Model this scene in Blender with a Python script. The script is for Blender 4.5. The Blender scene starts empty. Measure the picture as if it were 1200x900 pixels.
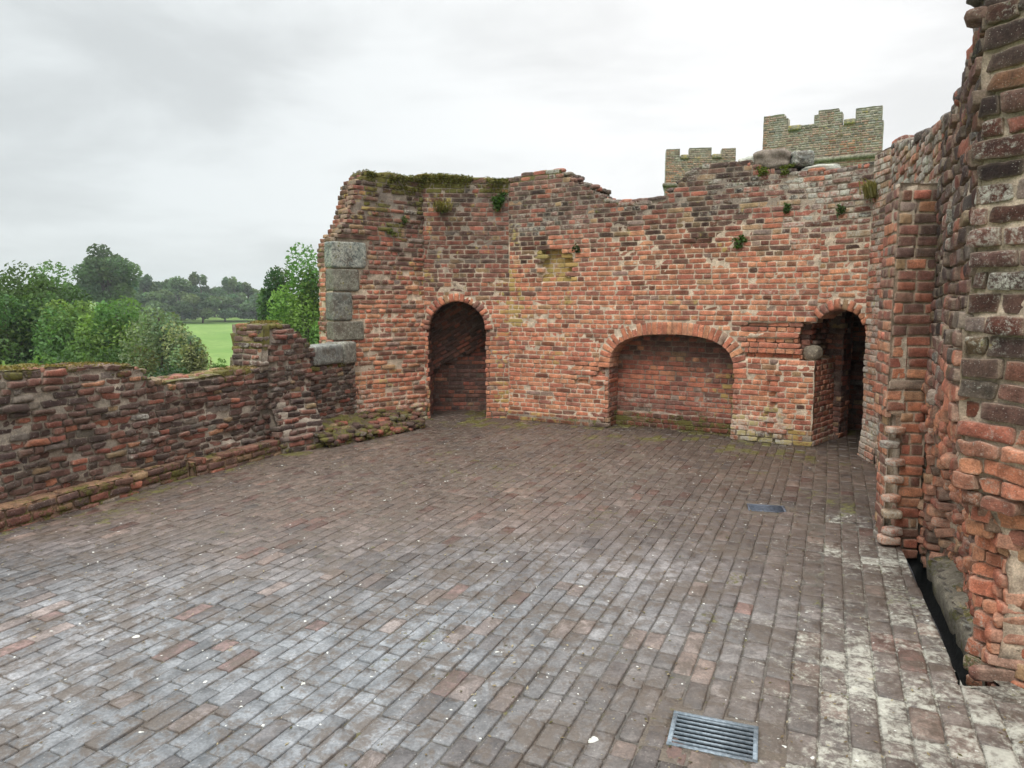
import bpy, math, random
import numpy as np
from mathutils import Vector
R = math.radians
rng = np.random.default_rng(7)
random.seed(7)
S = bpy.context.scene
COL = S.collection

# ------------------------------------------------------------------ camera
F_PX, HOR, EYE = 830.0, 355.0, 1.65            # measured on the 1200 x 900 photograph
PITCH = math.atan((450 - HOR) / F_PX)
cam_d = bpy.data.cameras.new('camera')
cam = bpy.data.objects.new('camera', cam_d)
COL.objects.link(cam)
cam.location = (0, 0, EYE)
cam.rotation_euler = (math.pi / 2 - PITCH, 0, 0)
cam_d.sensor_width = 36.0
cam_d.lens = 36.0 * F_PX / 1200
cam_d.clip_start, cam_d.clip_end = 0.05, 6000
S.camera = cam

# ------------------------------------------------------------------ exposure
S.render.engine = 'CYCLES'
S.view_settings.view_transform = 'Standard'
S.view_settings.look = 'None'
S.view_settings.gamma = 1
S.view_settings.exposure = 0.16
S.cycles.max_bounces = 6
S.cycles.diffuse_bounces = 4
S.cycles.transparent_max_bounces = 6
S.cycles.use_denoising = True
try:
    S.cycles.denoiser = 'OPENIMAGEDENOISE'
    S.cycles.denoising_input_passes = 'RGB_ALBEDO_NORMAL'
except Exception:
    pass

# ------------------------------------------------------------------ sky: overcast
SUN_EL, SUN_AZ = R(52), R(205)                 # azimuth clockwise from +Y: behind the camera, a little left
W = bpy.data.worlds.new('World')
S.world = W
W.use_nodes = True
nt = W.node_tree
nt.nodes.clear()
def N(t, kind, **kw):
    n = t.nodes.new(kind)
    for k, v in kw.items():
        if k.startswith('i_'):
            n.inputs[k[2:].replace('_', ' ')].default_value = v
        else:
            setattr(n, k, v)
    return n
def math_n(t, op, a, b=None, c=None, clamp=False):
    n = t.nodes.new('ShaderNodeMath'); n.operation = op; n.use_clamp = clamp
    for i, v in enumerate((a, b, c)):
        if v is None: continue
        if isinstance(v, (int, float)): n.inputs[i].default_value = v
        else: t.links.new(v, n.inputs[i])
    return n.outputs[0]
def mix_n(t, fac, a, b, blend='MIX'):
    n = t.nodes.new('ShaderNodeMix'); n.data_type = 'RGBA'; n.blend_type = blend
    for sock, v in ((n.inputs['Factor'], fac), (n.inputs['A'], a), (n.inputs['B'], b)):
        if isinstance(v, (int, float)): sock.default_value = v
        elif isinstance(v, tuple): sock.default_value = (v + (1,))[:4]
        else: t.links.new(v, sock)
    return n.outputs['Result']
def ramp_n(t, fac, pts):
    n = t.nodes.new('ShaderNodeMapRange'); n.interpolation_type = 'SMOOTHSTEP'
    t.links.new(fac, n.inputs[0])
    for i, v in enumerate(pts): n.inputs[i + 1].default_value = v
    return n.outputs[0]
sky = N(nt, 'ShaderNodeTexSky', sky_type='NISHITA', sun_disc=False, sun_elevation=SUN_EL, sun_rotation=SUN_AZ)
tc = N(nt, 'ShaderNodeTexCoord')
mp = N(nt, 'ShaderNodeMapping'); mp.inputs['Scale'].default_value = (1.0, 1.0, 3.2)
nt.links.new(tc.outputs['Generated'], mp.inputs['Vector'])
cl = N(nt, 'ShaderNodeTexNoise', i_Scale=2.1, i_Detail=6.0, i_Roughness=0.52, i_Distortion=0.3)
nt.links.new(mp.outputs[0], cl.inputs['Vector'])
sep = N(nt, 'ShaderNodeSeparateXYZ'); nt.links.new(tc.outputs['Generated'], sep.inputs[0])
el = ramp_n(nt, sep.outputs[2], (0.30, 1.0, 0.0, 1.0))         # CIE overcast: the zenith is far brighter than the horizon
az = ramp_n(nt, sep.outputs[0], (-0.55, 0.25, 0.0, 1.0))       # thicker cloud to the left
cloud = ramp_n(nt, cl.outputs['Fac'], (0.36, 0.62, 0.0, 1.0))
lum = math_n(nt, 'ADD', math_n(nt, 'MULTIPLY', cloud, 0.21), 0.68)
lum = math_n(nt, 'ADD', lum, math_n(nt, 'MULTIPLY', az, 0.20))
lum = math_n(nt, 'ADD', lum, math_n(nt, 'MULTIPLY', el, 2.2))
lum = math_n(nt, 'MULTIPLY', lum, 9.35)
tint = mix_n(nt, az, (0.955, 1.0, 1.005), (1.0, 0.995, 0.985))
vm = N(nt, 'ShaderNodeVectorMath', operation='SCALE'); nt.links.new(tint, vm.inputs[0]); nt.links.new(lum, vm.inputs['Scale'])
skc = mix_n(nt, 0.93, sky.outputs[0], vm.outputs[0])
bg = N(nt, 'ShaderNodeBackground'); bg.inputs['Strength'].default_value = 0.1
nt.links.new(skc, bg.inputs[0])
wo = N(nt, 'ShaderNodeOutputWorld'); nt.links.new(bg.outputs[0], wo.inputs[0])

sun_d = bpy.data.lights.new('sun', 'SUN')
sun_d.energy, sun_d.angle, sun_d.color = 1.5, R(22), (1.0, 0.96, 0.9)
sun = bpy.data.objects.new('sun', sun_d); COL.objects.link(sun)
sd = Vector((math.sin(SUN_AZ) * math.cos(SUN_EL), math.cos(SUN_AZ) * math.cos(SUN_EL), math.sin(SUN_EL)))
sun.rotation_euler = sd.to_track_quat('Z', 'Y').to_euler()
sun.location = (-8, -8, 30)

# ------------------------------------------------------------------ helpers
def unit(v):
    v = np.asarray(v, float); return v / np.linalg.norm(v)
CP, SP = math.cos(PITCH), math.sin(PITCH)
def ray(px, py):
    a, b = (px - 600) / F_PX, (450 - py) / F_PX
    return np.array([a, CP + b * SP, -SP + b * CP])
def gnd(px, py, z=0.0):
    r = ray(px, py); t = (z - EYE) / r[2]; return np.array([r[0] * t, r[1] * t])
def at_depth(px, py, Y):
    r = ray(px, py); t = Y / r[1]; return np.array([r[0] * t, Y, EYE + r[2] * t])
def sst(a, b, x):
    t = np.clip((np.asarray(x, float) - a) / (b - a), 0, 1); return t * t * (3 - 2 * t)
def bump1(x, a, b, w):
    return sst(a - w, a, x) * (1 - sst(b, b + w, x))
def hsh(i, j, k, seed):
    h = (i.astype(np.int64) * 374761393 + j.astype(np.int64) * 668265263 + k.astype(np.int64) * 2147483647 + seed * 1274126177) & 0xFFFFFFFF
    h = ((h ^ (h >> 13)) * 1274126177) & 0xFFFFFFFF
    h = ((h ^ (h >> 16)) * 2246822519) & 0xFFFFFFFF
    return ((h ^ (h >> 15)) & 0xFFFFFF) / float(0xFFFFFF)
def vnoise(P, seed=0):
    P = np.asarray(P, float); I = np.floor(P).astype(np.int64); f = P - I; u = f * f * (3 - 2 * f)
    r = 0
    for dx in (0, 1):
        for dy in (0, 1):
            for dz in (0, 1):
                w = (u[..., 0] if dx else 1 - u[..., 0]) * (u[..., 1] if dy else 1 - u[..., 1]) * (u[..., 2] if dz else 1 - u[..., 2])
                r = r + w * hsh(I[..., 0] + dx, I[..., 1] + dy, I[..., 2] + dz, seed)
    return r
def fbm(P, sc, oc=3, seed=0):
    P = np.asarray(P, float) * sc; a, r, t = 1.0, 0, 0
    for o in range(oc):
        r = r + a * vnoise(P, seed + o * 17); t += a; a *= 0.5; P = P * 2.03 + 11.3
    return r / t                                                # 0..1, mean .5
def fb2(x, y, sc, oc=3, seed=0):
    x, y = np.broadcast_arrays(np.asarray(x, float), np.asarray(y, float))
    return fbm(np.stack([x, y, np.zeros_like(x) + 0.37], -1), sc, oc, seed)

class MB:
    """collects quads / triangles with a colour and three weathering amounts per vertex"""
    def __init__(s): s.v, s.q, s.t, s.c, s.a, s.n = [], [], [], [], [], 0
    def add(s, v, q, c=(0.5, 0.5, 0.5), a=(0, 0, 0), tri=None):
        v = np.asarray(v, float).reshape(-1, 3)
        s.v.append(v)
        if q is not None and len(q): s.q.append(np.asarray(q, np.int64).reshape(-1, 4) + s.n)
        if tri is not None and len(tri): s.t.append(np.asarray(tri, np.int64).reshape(-1, 3) + s.n)
        s.c.append(np.broadcast_to(np.asarray(c, float), (len(v), 3)))
        s.a.append(np.broadcast_to(np.asarray(a, float), (len(v), 3)))
        s.n += len(v)
    def build(s, name, mat, parent=None, smooth=True):
        V = np.concatenate(s.v)
        if parent is not None: V = V - np.array(parent.matrix_world.translation if parent.parent is None else parent.location)
        me = bpy.data.meshes.new(name)
        Q = np.concatenate(s.q) if s.q else np.zeros((0, 4), np.int64)
        T = np.concatenate(s.t) if s.t else np.zeros((0, 3), np.int64)
        me.vertices.add(len(V)); me.vertices.foreach_set('co', V.astype(np.float32).ravel())
        li = np.concatenate([Q.ravel(), T.ravel()]).astype(np.int32)
        me.loops.add(len(li)); me.loops.foreach_set('vertex_index', li)
        me.polygons.add(len(Q) + len(T))
        st = np.concatenate([np.arange(len(Q)) * 4, len(Q) * 4 + np.arange(len(T)) * 3]).astype(np.int32)
        me.polygons.foreach_set('loop_start', st)
        me.update(calc_edges=True); me.validate()
        if smooth: me.polygons.foreach_set('use_smooth', np.ones(len(me.polygons), bool))
        for nm, arr in (('Col', s.c), ('Aux', s.a)):
            at = me.attributes.new(nm, 'FLOAT_COLOR', 'POINT')
            A = np.concatenate(arr) * (np.array((.80, .85, .85)) if nm == 'Aux' else 1.0); A = np.concatenate([A, np.ones((len(A), 1))], 1).astype(np.float32)
            at.data.foreach_set('color', A.ravel())
        me.materials.append(mat)
        o = bpy.data.objects.new(name, me); COL.objects.link(o)
        if parent is not None: o.parent = parent
        return o

def thing(name, label, cat, loc=(0, 0, 0), group=None):
    o = bpy.data.objects.new(name, None); COL.objects.link(o)
    o.location = loc; o['label'] = label; o['category'] = cat; o.empty_display_size = 0.1
    if group: o['group'] = group
    bpy.context.view_layer.update()
    return o
def tag(o, label=None, cat=None, group=None, kind=None):
    for k, v in (('label', label), ('category', cat), ('group', group), ('kind', kind)):
        if v: o[k] = v
    return o

# ------------------------------------------------------------------ materials
def new_mat(name):
    m = bpy.data.materials.new(name); m.use_nodes = True; t = m.node_tree; t.nodes.clear()
    out = t.nodes.new('ShaderNodeOutputMaterial'); b = t.nodes.new('ShaderNodeBsdfPrincipled')
    t.links.new(b.outputs[0], out.inputs[0])
    return m, t, b
def masonry(name, sc=1.0, dirt=0.0, rough=(0.8, 0.97), bump=0.006, spec=0.25, spots=0.0, specks=0.35, fine=1.0):
    """brick, stone and mortar: own colour per brick, weathered by lime (Aux r), moss (g), yellow lichen (b)"""
    m, t, b = new_mat(name); L = t.links.new
    tc = N(t, 'ShaderNodeTexCoord').outputs['Object']
    col = N(t, 'ShaderNodeAttribute', attribute_name='Col').outputs['Color']
    aux = N(t, 'ShaderNodeSeparateColor'); L(N(t, 'ShaderNodeAttribute', attribute_name='Aux').outputs['Color'], aux.inputs[0])
    def noise(s, d, r=0.6, dist=0.0):
        n = N(t, 'ShaderNodeTexNoise', i_Scale=s * sc, i_Detail=d, i_Roughness=r, i_Distortion=dist); L(tc, n.inputs['Vector']); return n.outputs['Fac']
    n1, n2, n3, n4 = noise(13, 6, 0.65), noise(75, 4, 0.6), noise(4.5, 5, 0.6, 0.6), noise(26, 5, 0.7, 0.5)
    var = math_n(t, 'MULTIPLY', ramp_n(t, n1, (0.25, 0.75, 0.62, 1.38)), ramp_n(t, n2, (0.3, 0.7, 0.78, 1.22)))
    vs = N(t, 'ShaderNodeVectorMath', operation='SCALE'); L(col, vs.inputs[0]); L(var, vs.inputs['Scale'])
    c = vs.outputs[0]
    # dark crust in blotches, pale salt specks
    c = mix_n(t, math_n(t, 'MULTIPLY', ramp_n(t, n4, (0.55, 0.72, 0, 1)), 0.45), c, (0.035, 0.03, 0.028))
    vo = N(t, 'ShaderNodeTexVoronoi', i_Scale=85.0 * sc, i_Randomness=1.0); L(tc, vo.inputs['Vector'])
    sv = N(t, 'ShaderNodeSeparateColor'); L(vo.outputs['Color'], sv.inputs[0])
    sp = math_n(t, 'MULTIPLY', math_n(t, 'LESS_THAN', vo.outputs['Distance'], 0.28), math_n(t, 'GREATER_THAN', sv.outputs[0], 0.86))
    c = mix_n(t, math_n(t, 'MULTIPLY', sp, specks), c, (0.6, 0.57, 0.5))
    if dirt > 0:                                                # earth and algae trodden over bricks and joints alike
        nd = noise(3.2, 9, 0.72, 0.8); nd2 = noise(11.0, 8, 0.75, 1.2)
        dm = ramp_n(t, math_n(t, 'ADD', math_n(t, 'MULTIPLY', nd, 0.55), math_n(t, 'MULTIPLY', nd2, 0.45)), (0.465, 0.57, 0, 1))
        c = mix_n(t, math_n(t, 'MULTIPLY', dm, dirt), c, mix_n(t, n2, (0.05, 0.038, 0.03), (0.13, 0.10, 0.075)))
        n9 = noise(160, 3, 0.7); c = mix_n(t, math_n(t, 'MULTIPLY', ramp_n(t, n9, (0.58, 0.7, 0, 1)), 0.3), c, (0.36, 0.33, 0.28))
    def mask(a, n, soft=0.10):                                  # grows out of the noise as the amount rises
        m_ = t.nodes.new('ShaderNodeMapRange'); L(n, m_.inputs[0]); m_.inputs[1].default_value, m_.inputs[2].default_value = 0.30, 0.70
        d = math_n(t, 'SUBTRACT', m_.outputs[0], math_n(t, 'SUBTRACT', 1.0, a))
        return math_n(t, 'MULTIPLY', ramp_n(t, d, (-soft, soft, 0, 1)), math_n(t, 'GREATER_THAN', a, 0.01))
    n7 = noise(48, 5, 0.75, 0.3)
    lim = mask(aux.outputs[0], math_n(t, 'ADD', math_n(t, 'ADD', math_n(t, 'MULTIPLY', n4, 0.42), math_n(t, 'MULTIPLY', n3, 0.25)), math_n(t, 'MULTIPLY', n7, 0.33)), 0.2)
    c = mix_n(t, math_n(t, 'MULTIPLY', lim, ramp_n(t, n3, (.3, .7, .5, .85))), c, mix_n(t, n2, (0.38, 0.375, 0.31), (0.66, 0.655, 0.57)))
    yel = mask(aux.outputs[2], math_n(t, 'ADD', math_n(t, 'MULTIPLY', n1, 0.5), math_n(t, 'MULTIPLY', n3, 0.5)))
    c = mix_n(t, math_n(t, 'MULTIPLY', yel, 0.7), c, mix_n(t, n2, (0.3, 0.24, 0.06), (0.46, 0.37, 0.13)))
    mos = mask(aux.outputs[1], math_n(t, 'ADD', math_n(t, 'MULTIPLY', n4, 0.5), math_n(t, 'MULTIPLY', n3, 0.5)))
    c = mix_n(t, math_n(t, 'MULTIPLY', mos, 0.9), c, mix_n(t, n2, (0.05, 0.055, 0.012), (0.17, 0.15, 0.04)))
    rg = ramp_n(t, n1, (0.3, 0.7, rough[0], rough[1]))
    if spots > 0:                                               # white bird-lime spots and pale crumbs
        for s, thr, ch in ((2.3, 0.05, 0.55), (7.0, 0.075, 0.55), (22.0, 0.15, 0.62)):
            v2 = N(t, 'ShaderNodeTexVoronoi', i_Scale=s, i_Randomness=1.0)
            wv = N(t, 'ShaderNodeVectorMath', operation='ADD'); L(tc, wv.inputs[0])
            nz = N(t, 'ShaderNodeTexNoise', i_Scale=30.0, i_Detail=2.0); L(tc, nz.inputs['Vector'])
            sc2 = N(t, 'ShaderNodeVectorMath', operation='SCALE'); L(nz.outputs['Color'], sc2.inputs[0]); sc2.inputs['Scale'].default_value = 0.035
            L(sc2.outputs[0], wv.inputs[1]); L(wv.outputs[0], v2.inputs['Vector'])
            s2 = N(t, 'ShaderNodeSeparateColor'); L(v2.outputs['Color'], s2.inputs[0])
            lim_r = math_n(t, 'MULTIPLY', s2.outputs[1], thr)
            k = math_n(t, 'MULTIPLY', math_n(t, 'LESS_THAN', v2.outputs['Distance'], lim_r), math_n(t, 'GREATER_THAN', s2.outputs[0], ch))
            c = mix_n(t, math_n(t, 'MULTIPLY', k, spots), c, (0.62, 0.63, 0.58))
        rg = math_n(t, 'ADD', rg, math_n(t, 'MULTIPLY', lim, 0.3), clamp=True)
    L(c, b.inputs['Base Color']); L(rg, b.inputs['Roughness'])
    b.inputs['Specular IOR Level'].default_value = spec
    h = math_n(t, 'ADD', math_n(t, 'MULTIPLY', n4, 0.6), math_n(t, 'MULTIPLY', n2, 0.28 * fine))
    h = math_n(t, 'ADD', h, math_n(t, 'MULTIPLY', mos, 0.5))
    h = math_n(t, 'ADD', h, math_n(t, 'MULTIPLY', lim, 0.06))
    bp = N(t, 'ShaderNodeBump'); bp.inputs['Strength'].default_value = 0.9; bp.inputs['Distance'].default_value = bump
    L(h, bp.inputs['Height']); L(bp.outputs[0], b.inputs['Normal'])
    return m
M_WALL = masonry('weathered_brick', bump=0.012)
M_NEAR = masonry('eroded_brick', sc=1.7, bump=0.012)
M_FLOOR = masonry('paving_brick', dirt=0.8, rough=(0.33, 0.72), bump=0.004, spec=0.5, spots=0.9, specks=0.2, fine=0.7)
M_STONE = masonry('lichened_stone', sc=1.2, bump=0.015, dirt=0.75)
def simple(name, c1, c2, scale=20, rough=0.8, metal=0.0, spec=0.3, bump=0.0, trans=0.0):
    m, t, b = new_mat(name)
    tc = N(t, 'ShaderNodeTexCoord').outputs['Object']
    n = N(t, 'ShaderNodeTexNoise', i_Scale=scale, i_Detail=5.0, i_Roughness=0.65); t.links.new(tc, n.inputs['Vector'])
    t.links.new(mix_n(t, ramp_n(t, n.outputs['Fac'], (0.3, 0.7, 0, 1)), c1, c2), b.inputs['Base Color'])
    b.inputs['Roughness'].default_value = rough; b.inputs['Metallic'].default_value = metal; b.inputs['Specular IOR Level'].default_value = spec
    if bump:
        bp = N(t, 'ShaderNodeBump'); bp.inputs['Distance'].default_value = bump; t.links.new(n.outputs['Fac'], bp.inputs['Height']); t.links.new(bp.outputs[0], b.inputs['Normal'])
    return m
def leaf_mat(name, trans=0.35):
    m, t, b = new_mat(name); L = t.links.new
    col = N(t, 'ShaderNodeAttribute', attribute_name='Col').outputs['Color']
    b.inputs['Roughness'].default_value = 0.6; b.inputs['Specular IOR Level'].default_value = 0.25
    L(col, b.inputs['Base Color'])
    tr = N(t, 'ShaderNodeBsdfTranslucent'); L(mix_n(t, 1.0, col, (1.0, 1.0, 0.55), 'MULTIPLY'), tr.inputs[0])
    mx = N(t, 'ShaderNodeMixShader'); mx.inputs[0].default_value = trans
    out = [n for n in t.nodes if n.type == 'OUTPUT_MATERIAL'][0]
    L(b.outputs[0], mx.inputs[1]); L(tr.outputs[0], mx.inputs[2]); L(mx.outputs[0], out.inputs[0])
    return m
M_LEAF = leaf_mat('leaves', 0.42)
M_BARK = simple('bark', (0.05, 0.04, 0.03), (0.11, 0.09, 0.07), 12, 0.95, bump=0.02)
M_IRON = simple('galvanised_iron', (0.13, 0.165, 0.195), (0.27, 0.32, 0.36), 60, 0.5, 0.3, 0.5, 0.001)
M_IRON2 = simple('dull_iron', (0.05, 0.06, 0.08), (0.13, 0.15, 0.19), 40, 0.55, 0.2, 0.4, 0.001)
M_PIT = simple('drain_shade', (0.004, 0.005, 0.005), (0.011, 0.012, 0.012), 14, 0.6, bump=0.01)  # near black: the shade down in gully and slot is put into the colour
M_PIPE = simple('grey_pipe', (0.1, 0.11, 0.13), (0.2, 0.21, 0.24), 25, 0.45)

# ------------------------------------------------------------------ brick laying
TU = np.array([-1, -0.94, -0.5, 0, 0.5, 0.94, 1.0]); TV = np.array([-1, -0.84, -0.3, 0.3, 0.84, 1.0])
def grid_quads(nu, nv):
    i = np.arange(nu - 1)[:, None]; j = np.arange(nv - 1)[None]
    a = (i * nv + j).ravel(); return np.stack([a, a + nv, a + nv + 1, a + 1], 1)
def template(tu, tv):
    nu, nv = len(tu), len(tv)
    u, v = np.meshgrid(tu, tv, indexing='ij'); u, v = u.ravel(), v.ravel()
    ring = [i * nv for i in range(nu)] + [(nu - 1) * nv + j for j in range(1, nv)] + [i * nv + nv - 1 for i in range(nu - 2, -1, -1)] + [j for j in range(nv - 2, 0, -1)]
    q = [tuple(x) for x in grid_quads(nu, nv)]
    K = nu * nv; m = len(ring)
    for k in range(m): q.append((ring[k], K + k, K + (k + 1) % m, ring[(k + 1) % m]))
    return u, v, np.array(ring), np.array(q)
TPL = template(TU, TV)
TPL_FINE = template(np.array([-1, -.94, -.75, -.45, -.15, .15, .45, .75, .94, 1]), np.array([-1, -.87, -.5, 0, .5, .87, 1.0]))
TPL_LOW = template(np.array([-1, -.8, 0, .8, 1]), np.array([-1, -.5, .5, 1.0]))
def lay(mb, C, ex, ez, en, w, h, d, col, aux, rnd=0.5, amp=0.004, nf=22.0, skirt=0.1, tpl=TPL, pw=5.0, cvar=0.25, seed=3, edge_col=None, wedge=0.05):
    """C (n,3) centres on the bed plane; ex/ez/en (n,3) or (3,); w,h,d (n,) size and how far the face stands out"""
    C = np.asarray(C, float); n = len(C)
    if n == 0: return
    b3 = lambda x: np.broadcast_to(np.asarray(x, float), (n, 3))
    b1 = lambda x: np.broadcast_to(np.asarray(x, float), (n,))
    ex, ez, en, col, aux = b3(ex), b3(ez), b3(en), b3(col), b3(aux)
    w, h, d, rnd, amp, skirt = b1(w), b1(h), b1(d), b1(rnd), b1(amp), b1(skirt)
    u, v, ring, q = tpl
    pb = (pw * np.exp(rng.normal(0, .35, n)))[:, None]
    r = (np.abs(u)[None] ** pb + np.abs(v)[None] ** pb) ** (1 / pb); k = 1 / np.maximum(1, r)
    wq = rng.normal(0, wedge, (n, 2))
    uu, vv = u[None] * k, v[None] * k
    uu, vv = uu * (1 + wq[:, :1] * vv), vv * (1 + wq[:, 1:] * uu)
    edge = np.maximum(np.abs(u) ** 9, np.abs(v) ** 6)
    dep = d[:, None] * (1 - rnd[:, None] * edge[None])
    X = uu * w[:, None] / 2; Z = vv * h[:, None] / 2
    V = C[:, None] + ex[:, None] * X[..., None] + ez[:, None] * Z[..., None] + en[:, None] * dep[..., None]
    nz = np.stack([fbm(V, nf, 2, seed + i) - 0.5 for i in range(3)], -1)
    lo = (fbm(V, nf * 0.4, 2, seed + 9) - 0.5)
    V = V + nz * amp[:, None, None] * 2.2 + en[:, None] * (lo * amp[:, None] * 2.4)[..., None]
    Vs = V[:, ring] - en[:, None] * (dep[:, ring] + skirt[:, None])[..., None]
    c = col[:, None] * (1 + cvar * 2 * (fbm(V, 16, 3, seed + 5) - 0.5))[..., None]
    if edge_col is not None:
        e = (edge ** 2)[None, :, None] * 0.35
        c = c * (1 - e) + np.asarray(edge_col)[None, None] * e
    cs = c[:, ring] * 0.9
    A = np.broadcast_to((aux * rng.uniform(.45, 1.2, (n, 1)))[:, None], V.shape)
    K, m = len(u), len(ring)
    VV = np.concatenate([V, Vs], 1).reshape(-1, 3); CC = np.concatenate([c, cs], 1).reshape(-1, 3)
    AA = np.concatenate([A, A[:, ring]], 1).reshape(-1, 3)
    Q = (q[None] + (np.arange(n) * (K + m))[:, None, None]).reshape(-1, 4)
    mb.add(VV, Q, np.clip(CC, 0.004, 0.9), AA)

PAL = np.array([(.47, .175, .098), (.41, .14, .085), (.51, .235, .13), (.31, .10, .068), (.22, .095, .07), (.14, .078, .063), (.058, .046, .042), (.33, .23, .125), (.22, .195, .165)])
def pick(n, wts):
    """wts (n,k) -> colours"""
    W_ = np.asarray(wts, float); W_ = np.broadcast_to(W_, (n, W_.shape[-1])); cs = np.cumsum(W_, 1); cs = cs / cs[:, -1:]
    i = (rng.random(n)[:, None] > cs).sum(1); c = PAL[np.clip(i, 0, len(PAL) - 1)]
    c = 0.68 * c + 0.32 * (W_ / W_.sum(1, keepdims=True)) @ PAL            # neighbours resemble each other
    return c * rng.uniform(0.84, 1.18, (n, 1)) * rng.uniform(0.96, 1.04, (n, 3))
MORT = np.array((.42, .335, .26))

class Plane:
    def __init__(s, P, Q):
        s.P = np.array((P[0], P[1], 0.0)); d = np.array((Q[0] - P[0], Q[1] - P[1], 0.0)); s.L = np.linalg.norm(d); s.e = d / s.L
        s.n = np.array((s.e[1], -s.e[0], 0.0))
    def at(s, a, z, off=0.0):
        a, z, off = np.broadcast_arrays(np.asarray(a, float), np.asarray(z, float), np.asarray(off, float))
        return s.P + a[..., None] * s.e + off[..., None] * s.n + z[..., None] * np.array((0, 0, 1.0))

def panel(mb, pl, s0, s1, z0, z1, inside, depth, colf, mortf=None, ch=0.064, ln=(0.215, 0.103), joint=0.0095, prot=0.006, pvar=0.0030, rnd=0.4,
          amp=0.0035, T=0.5, core=True, cell=0.045, wob=0.006, bond=True, rag=0.012, skirt=0.1, tpl=TPL, rot=0.0, nf=22.0, tilt=0.015, lvar=0.1, drop=0.0, sink=0.0025, mamp=0.006, pw=12.0, wedge=0.03):
    """lays bricks course by course over the part of a wall plane where inside(s, z), on a rough mortar core T thick"""
    cr, sr = math.cos(rot), math.sin(rot)
    if rot:
        cs = [( cr * a + sr * z, -sr * a + cr * z) for a in (s0, s1) for z in (z0, z1)]
        S0, S1 = min(c[0] for c in cs), max(c[0] for c in cs); Z0, Z1 = min(c[1] for c in cs), max(c[1] for c in cs)
    else: S0, S1, Z0, Z1 = s0, s1, z0, z1
    BS, BZ, BW, BH = [], [], [], []
    k = 0; z = Z0
    while z < Z1 - 0.3 * ch:
        hh = ch * rng.uniform(1 - lvar * 0.5, 1 + lvar * 0.5); zc = z + hh / 2
        ss = np.arange(S0, S1 + 0.005, 0.008)
        a_, z_ = cr * ss - sr * zc, sr * ss + cr * zc
        msk = inside(a_, z_) & (a_ >= s0 - 1e-6) & (a_ <= s1 + 1e-6) & (z_ >= z0) & (z_ <= z1 + 0.02)
        dm = np.diff(np.concatenate([[0], msk.astype(int), [0]]))
        for i0, i1 in zip(np.where(dm == 1)[0], np.where(dm == -1)[0]):
            a, b = ss[i0] + rng.uniform(-rag, rag), ss[min(i1, len(ss)) - 1] + rng.uniform(-rag, rag)
            if b - a < 0.04: continue
            cur = a; first = True
            while cur < b - 0.02:
                base = ln[k % 2] if bond else rng.uniform(ln[1], ln[0])
                l = base * rng.uniform(1 - lvar, 1 + lvar)
                if bond and rng.random() < 0.1: l = ln[(k + 1) % 2]
                if first: l *= rng.choice([0.5, 1.0, 0.75]) ; first = False
                if b - cur - l < 0.05: l = b - cur
                if l > ln[0] * 1.5: l = l / 2
                BS.append(cur + l / 2); BZ.append(zc); BW.append(l); BH.append(hh); cur += l
        z += hh; k += 1
    if BS:
        BS, BZ, BW, BH = map(np.array, (BS, BZ, BW, BH)); n = len(BS)
        BZ = BZ + wob * 2 * (fb2(BS, BZ * 0.6, 1.3, 2, 41) - 0.5)
        a_, z_ = cr * BS - sr * BZ, sr * BS + cr * BZ
        ks = rng.random(n) >= drop
        BS, BZ, BW, BH, a_, z_ = [x[ks] for x in (BS, BZ, BW, BH, a_, z_)]; n = len(BS)
        D = depth(a_, z_); c, aux = colf(a_, z_, n)
        for da, dz in ((-.35, 0), (.35, 0), (0, -.45), (0, .45)): D = np.maximum(D, .25 * D + .75 * depth(a_ + da * BW, z_ + dz * BH))
        th = rot + rng.normal(0, tilt, n); up = np.array((0, 0, 1.0))
        EX = pl.e[None] * np.cos(th)[:, None] + up[None] * np.sin(th)[:, None]; EZ = -pl.e[None] * np.sin(th)[:, None] + up[None] * np.cos(th)[:, None]
        yaw = rng.normal(0, tilt * 1.2, n)[:, None]; pit = rng.normal(0, tilt * 1.5, n)[:, None]
        EN = pl.n[None] + 0 * EX - yaw * EX - pit * EZ
        EX = EX + yaw * pl.n[None]; EZ = EZ + pit * pl.n[None]
        jv = joint * rng.uniform(0.75, 1.5, n)
        d = prot + rng.normal(0, pvar, n)
        mc = np.array(mortf(np.array([0.5]), np.array([1.0]))[0]).reshape(-1, 3)[0] if mortf else MORT
        lay(mb, pl.at(a_, z_, D), EX, EZ, EN, BW - jv, BH - jv, d, c, aux, rnd=np.clip(rnd + rng.normal(0, 0.12, n), 0.05, 0.95), amp=amp * rng.uniform(0.5, 1.6, n), nf=nf, skirt=skirt, tpl=tpl, edge_col=mc, pw=pw, wedge=wedge)
    if core: slab(mb, pl, s0, s1, z0, z1, inside, lambda a, zz: depth(a, zz) - sink, mortf, T, cell, mamp)

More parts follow.
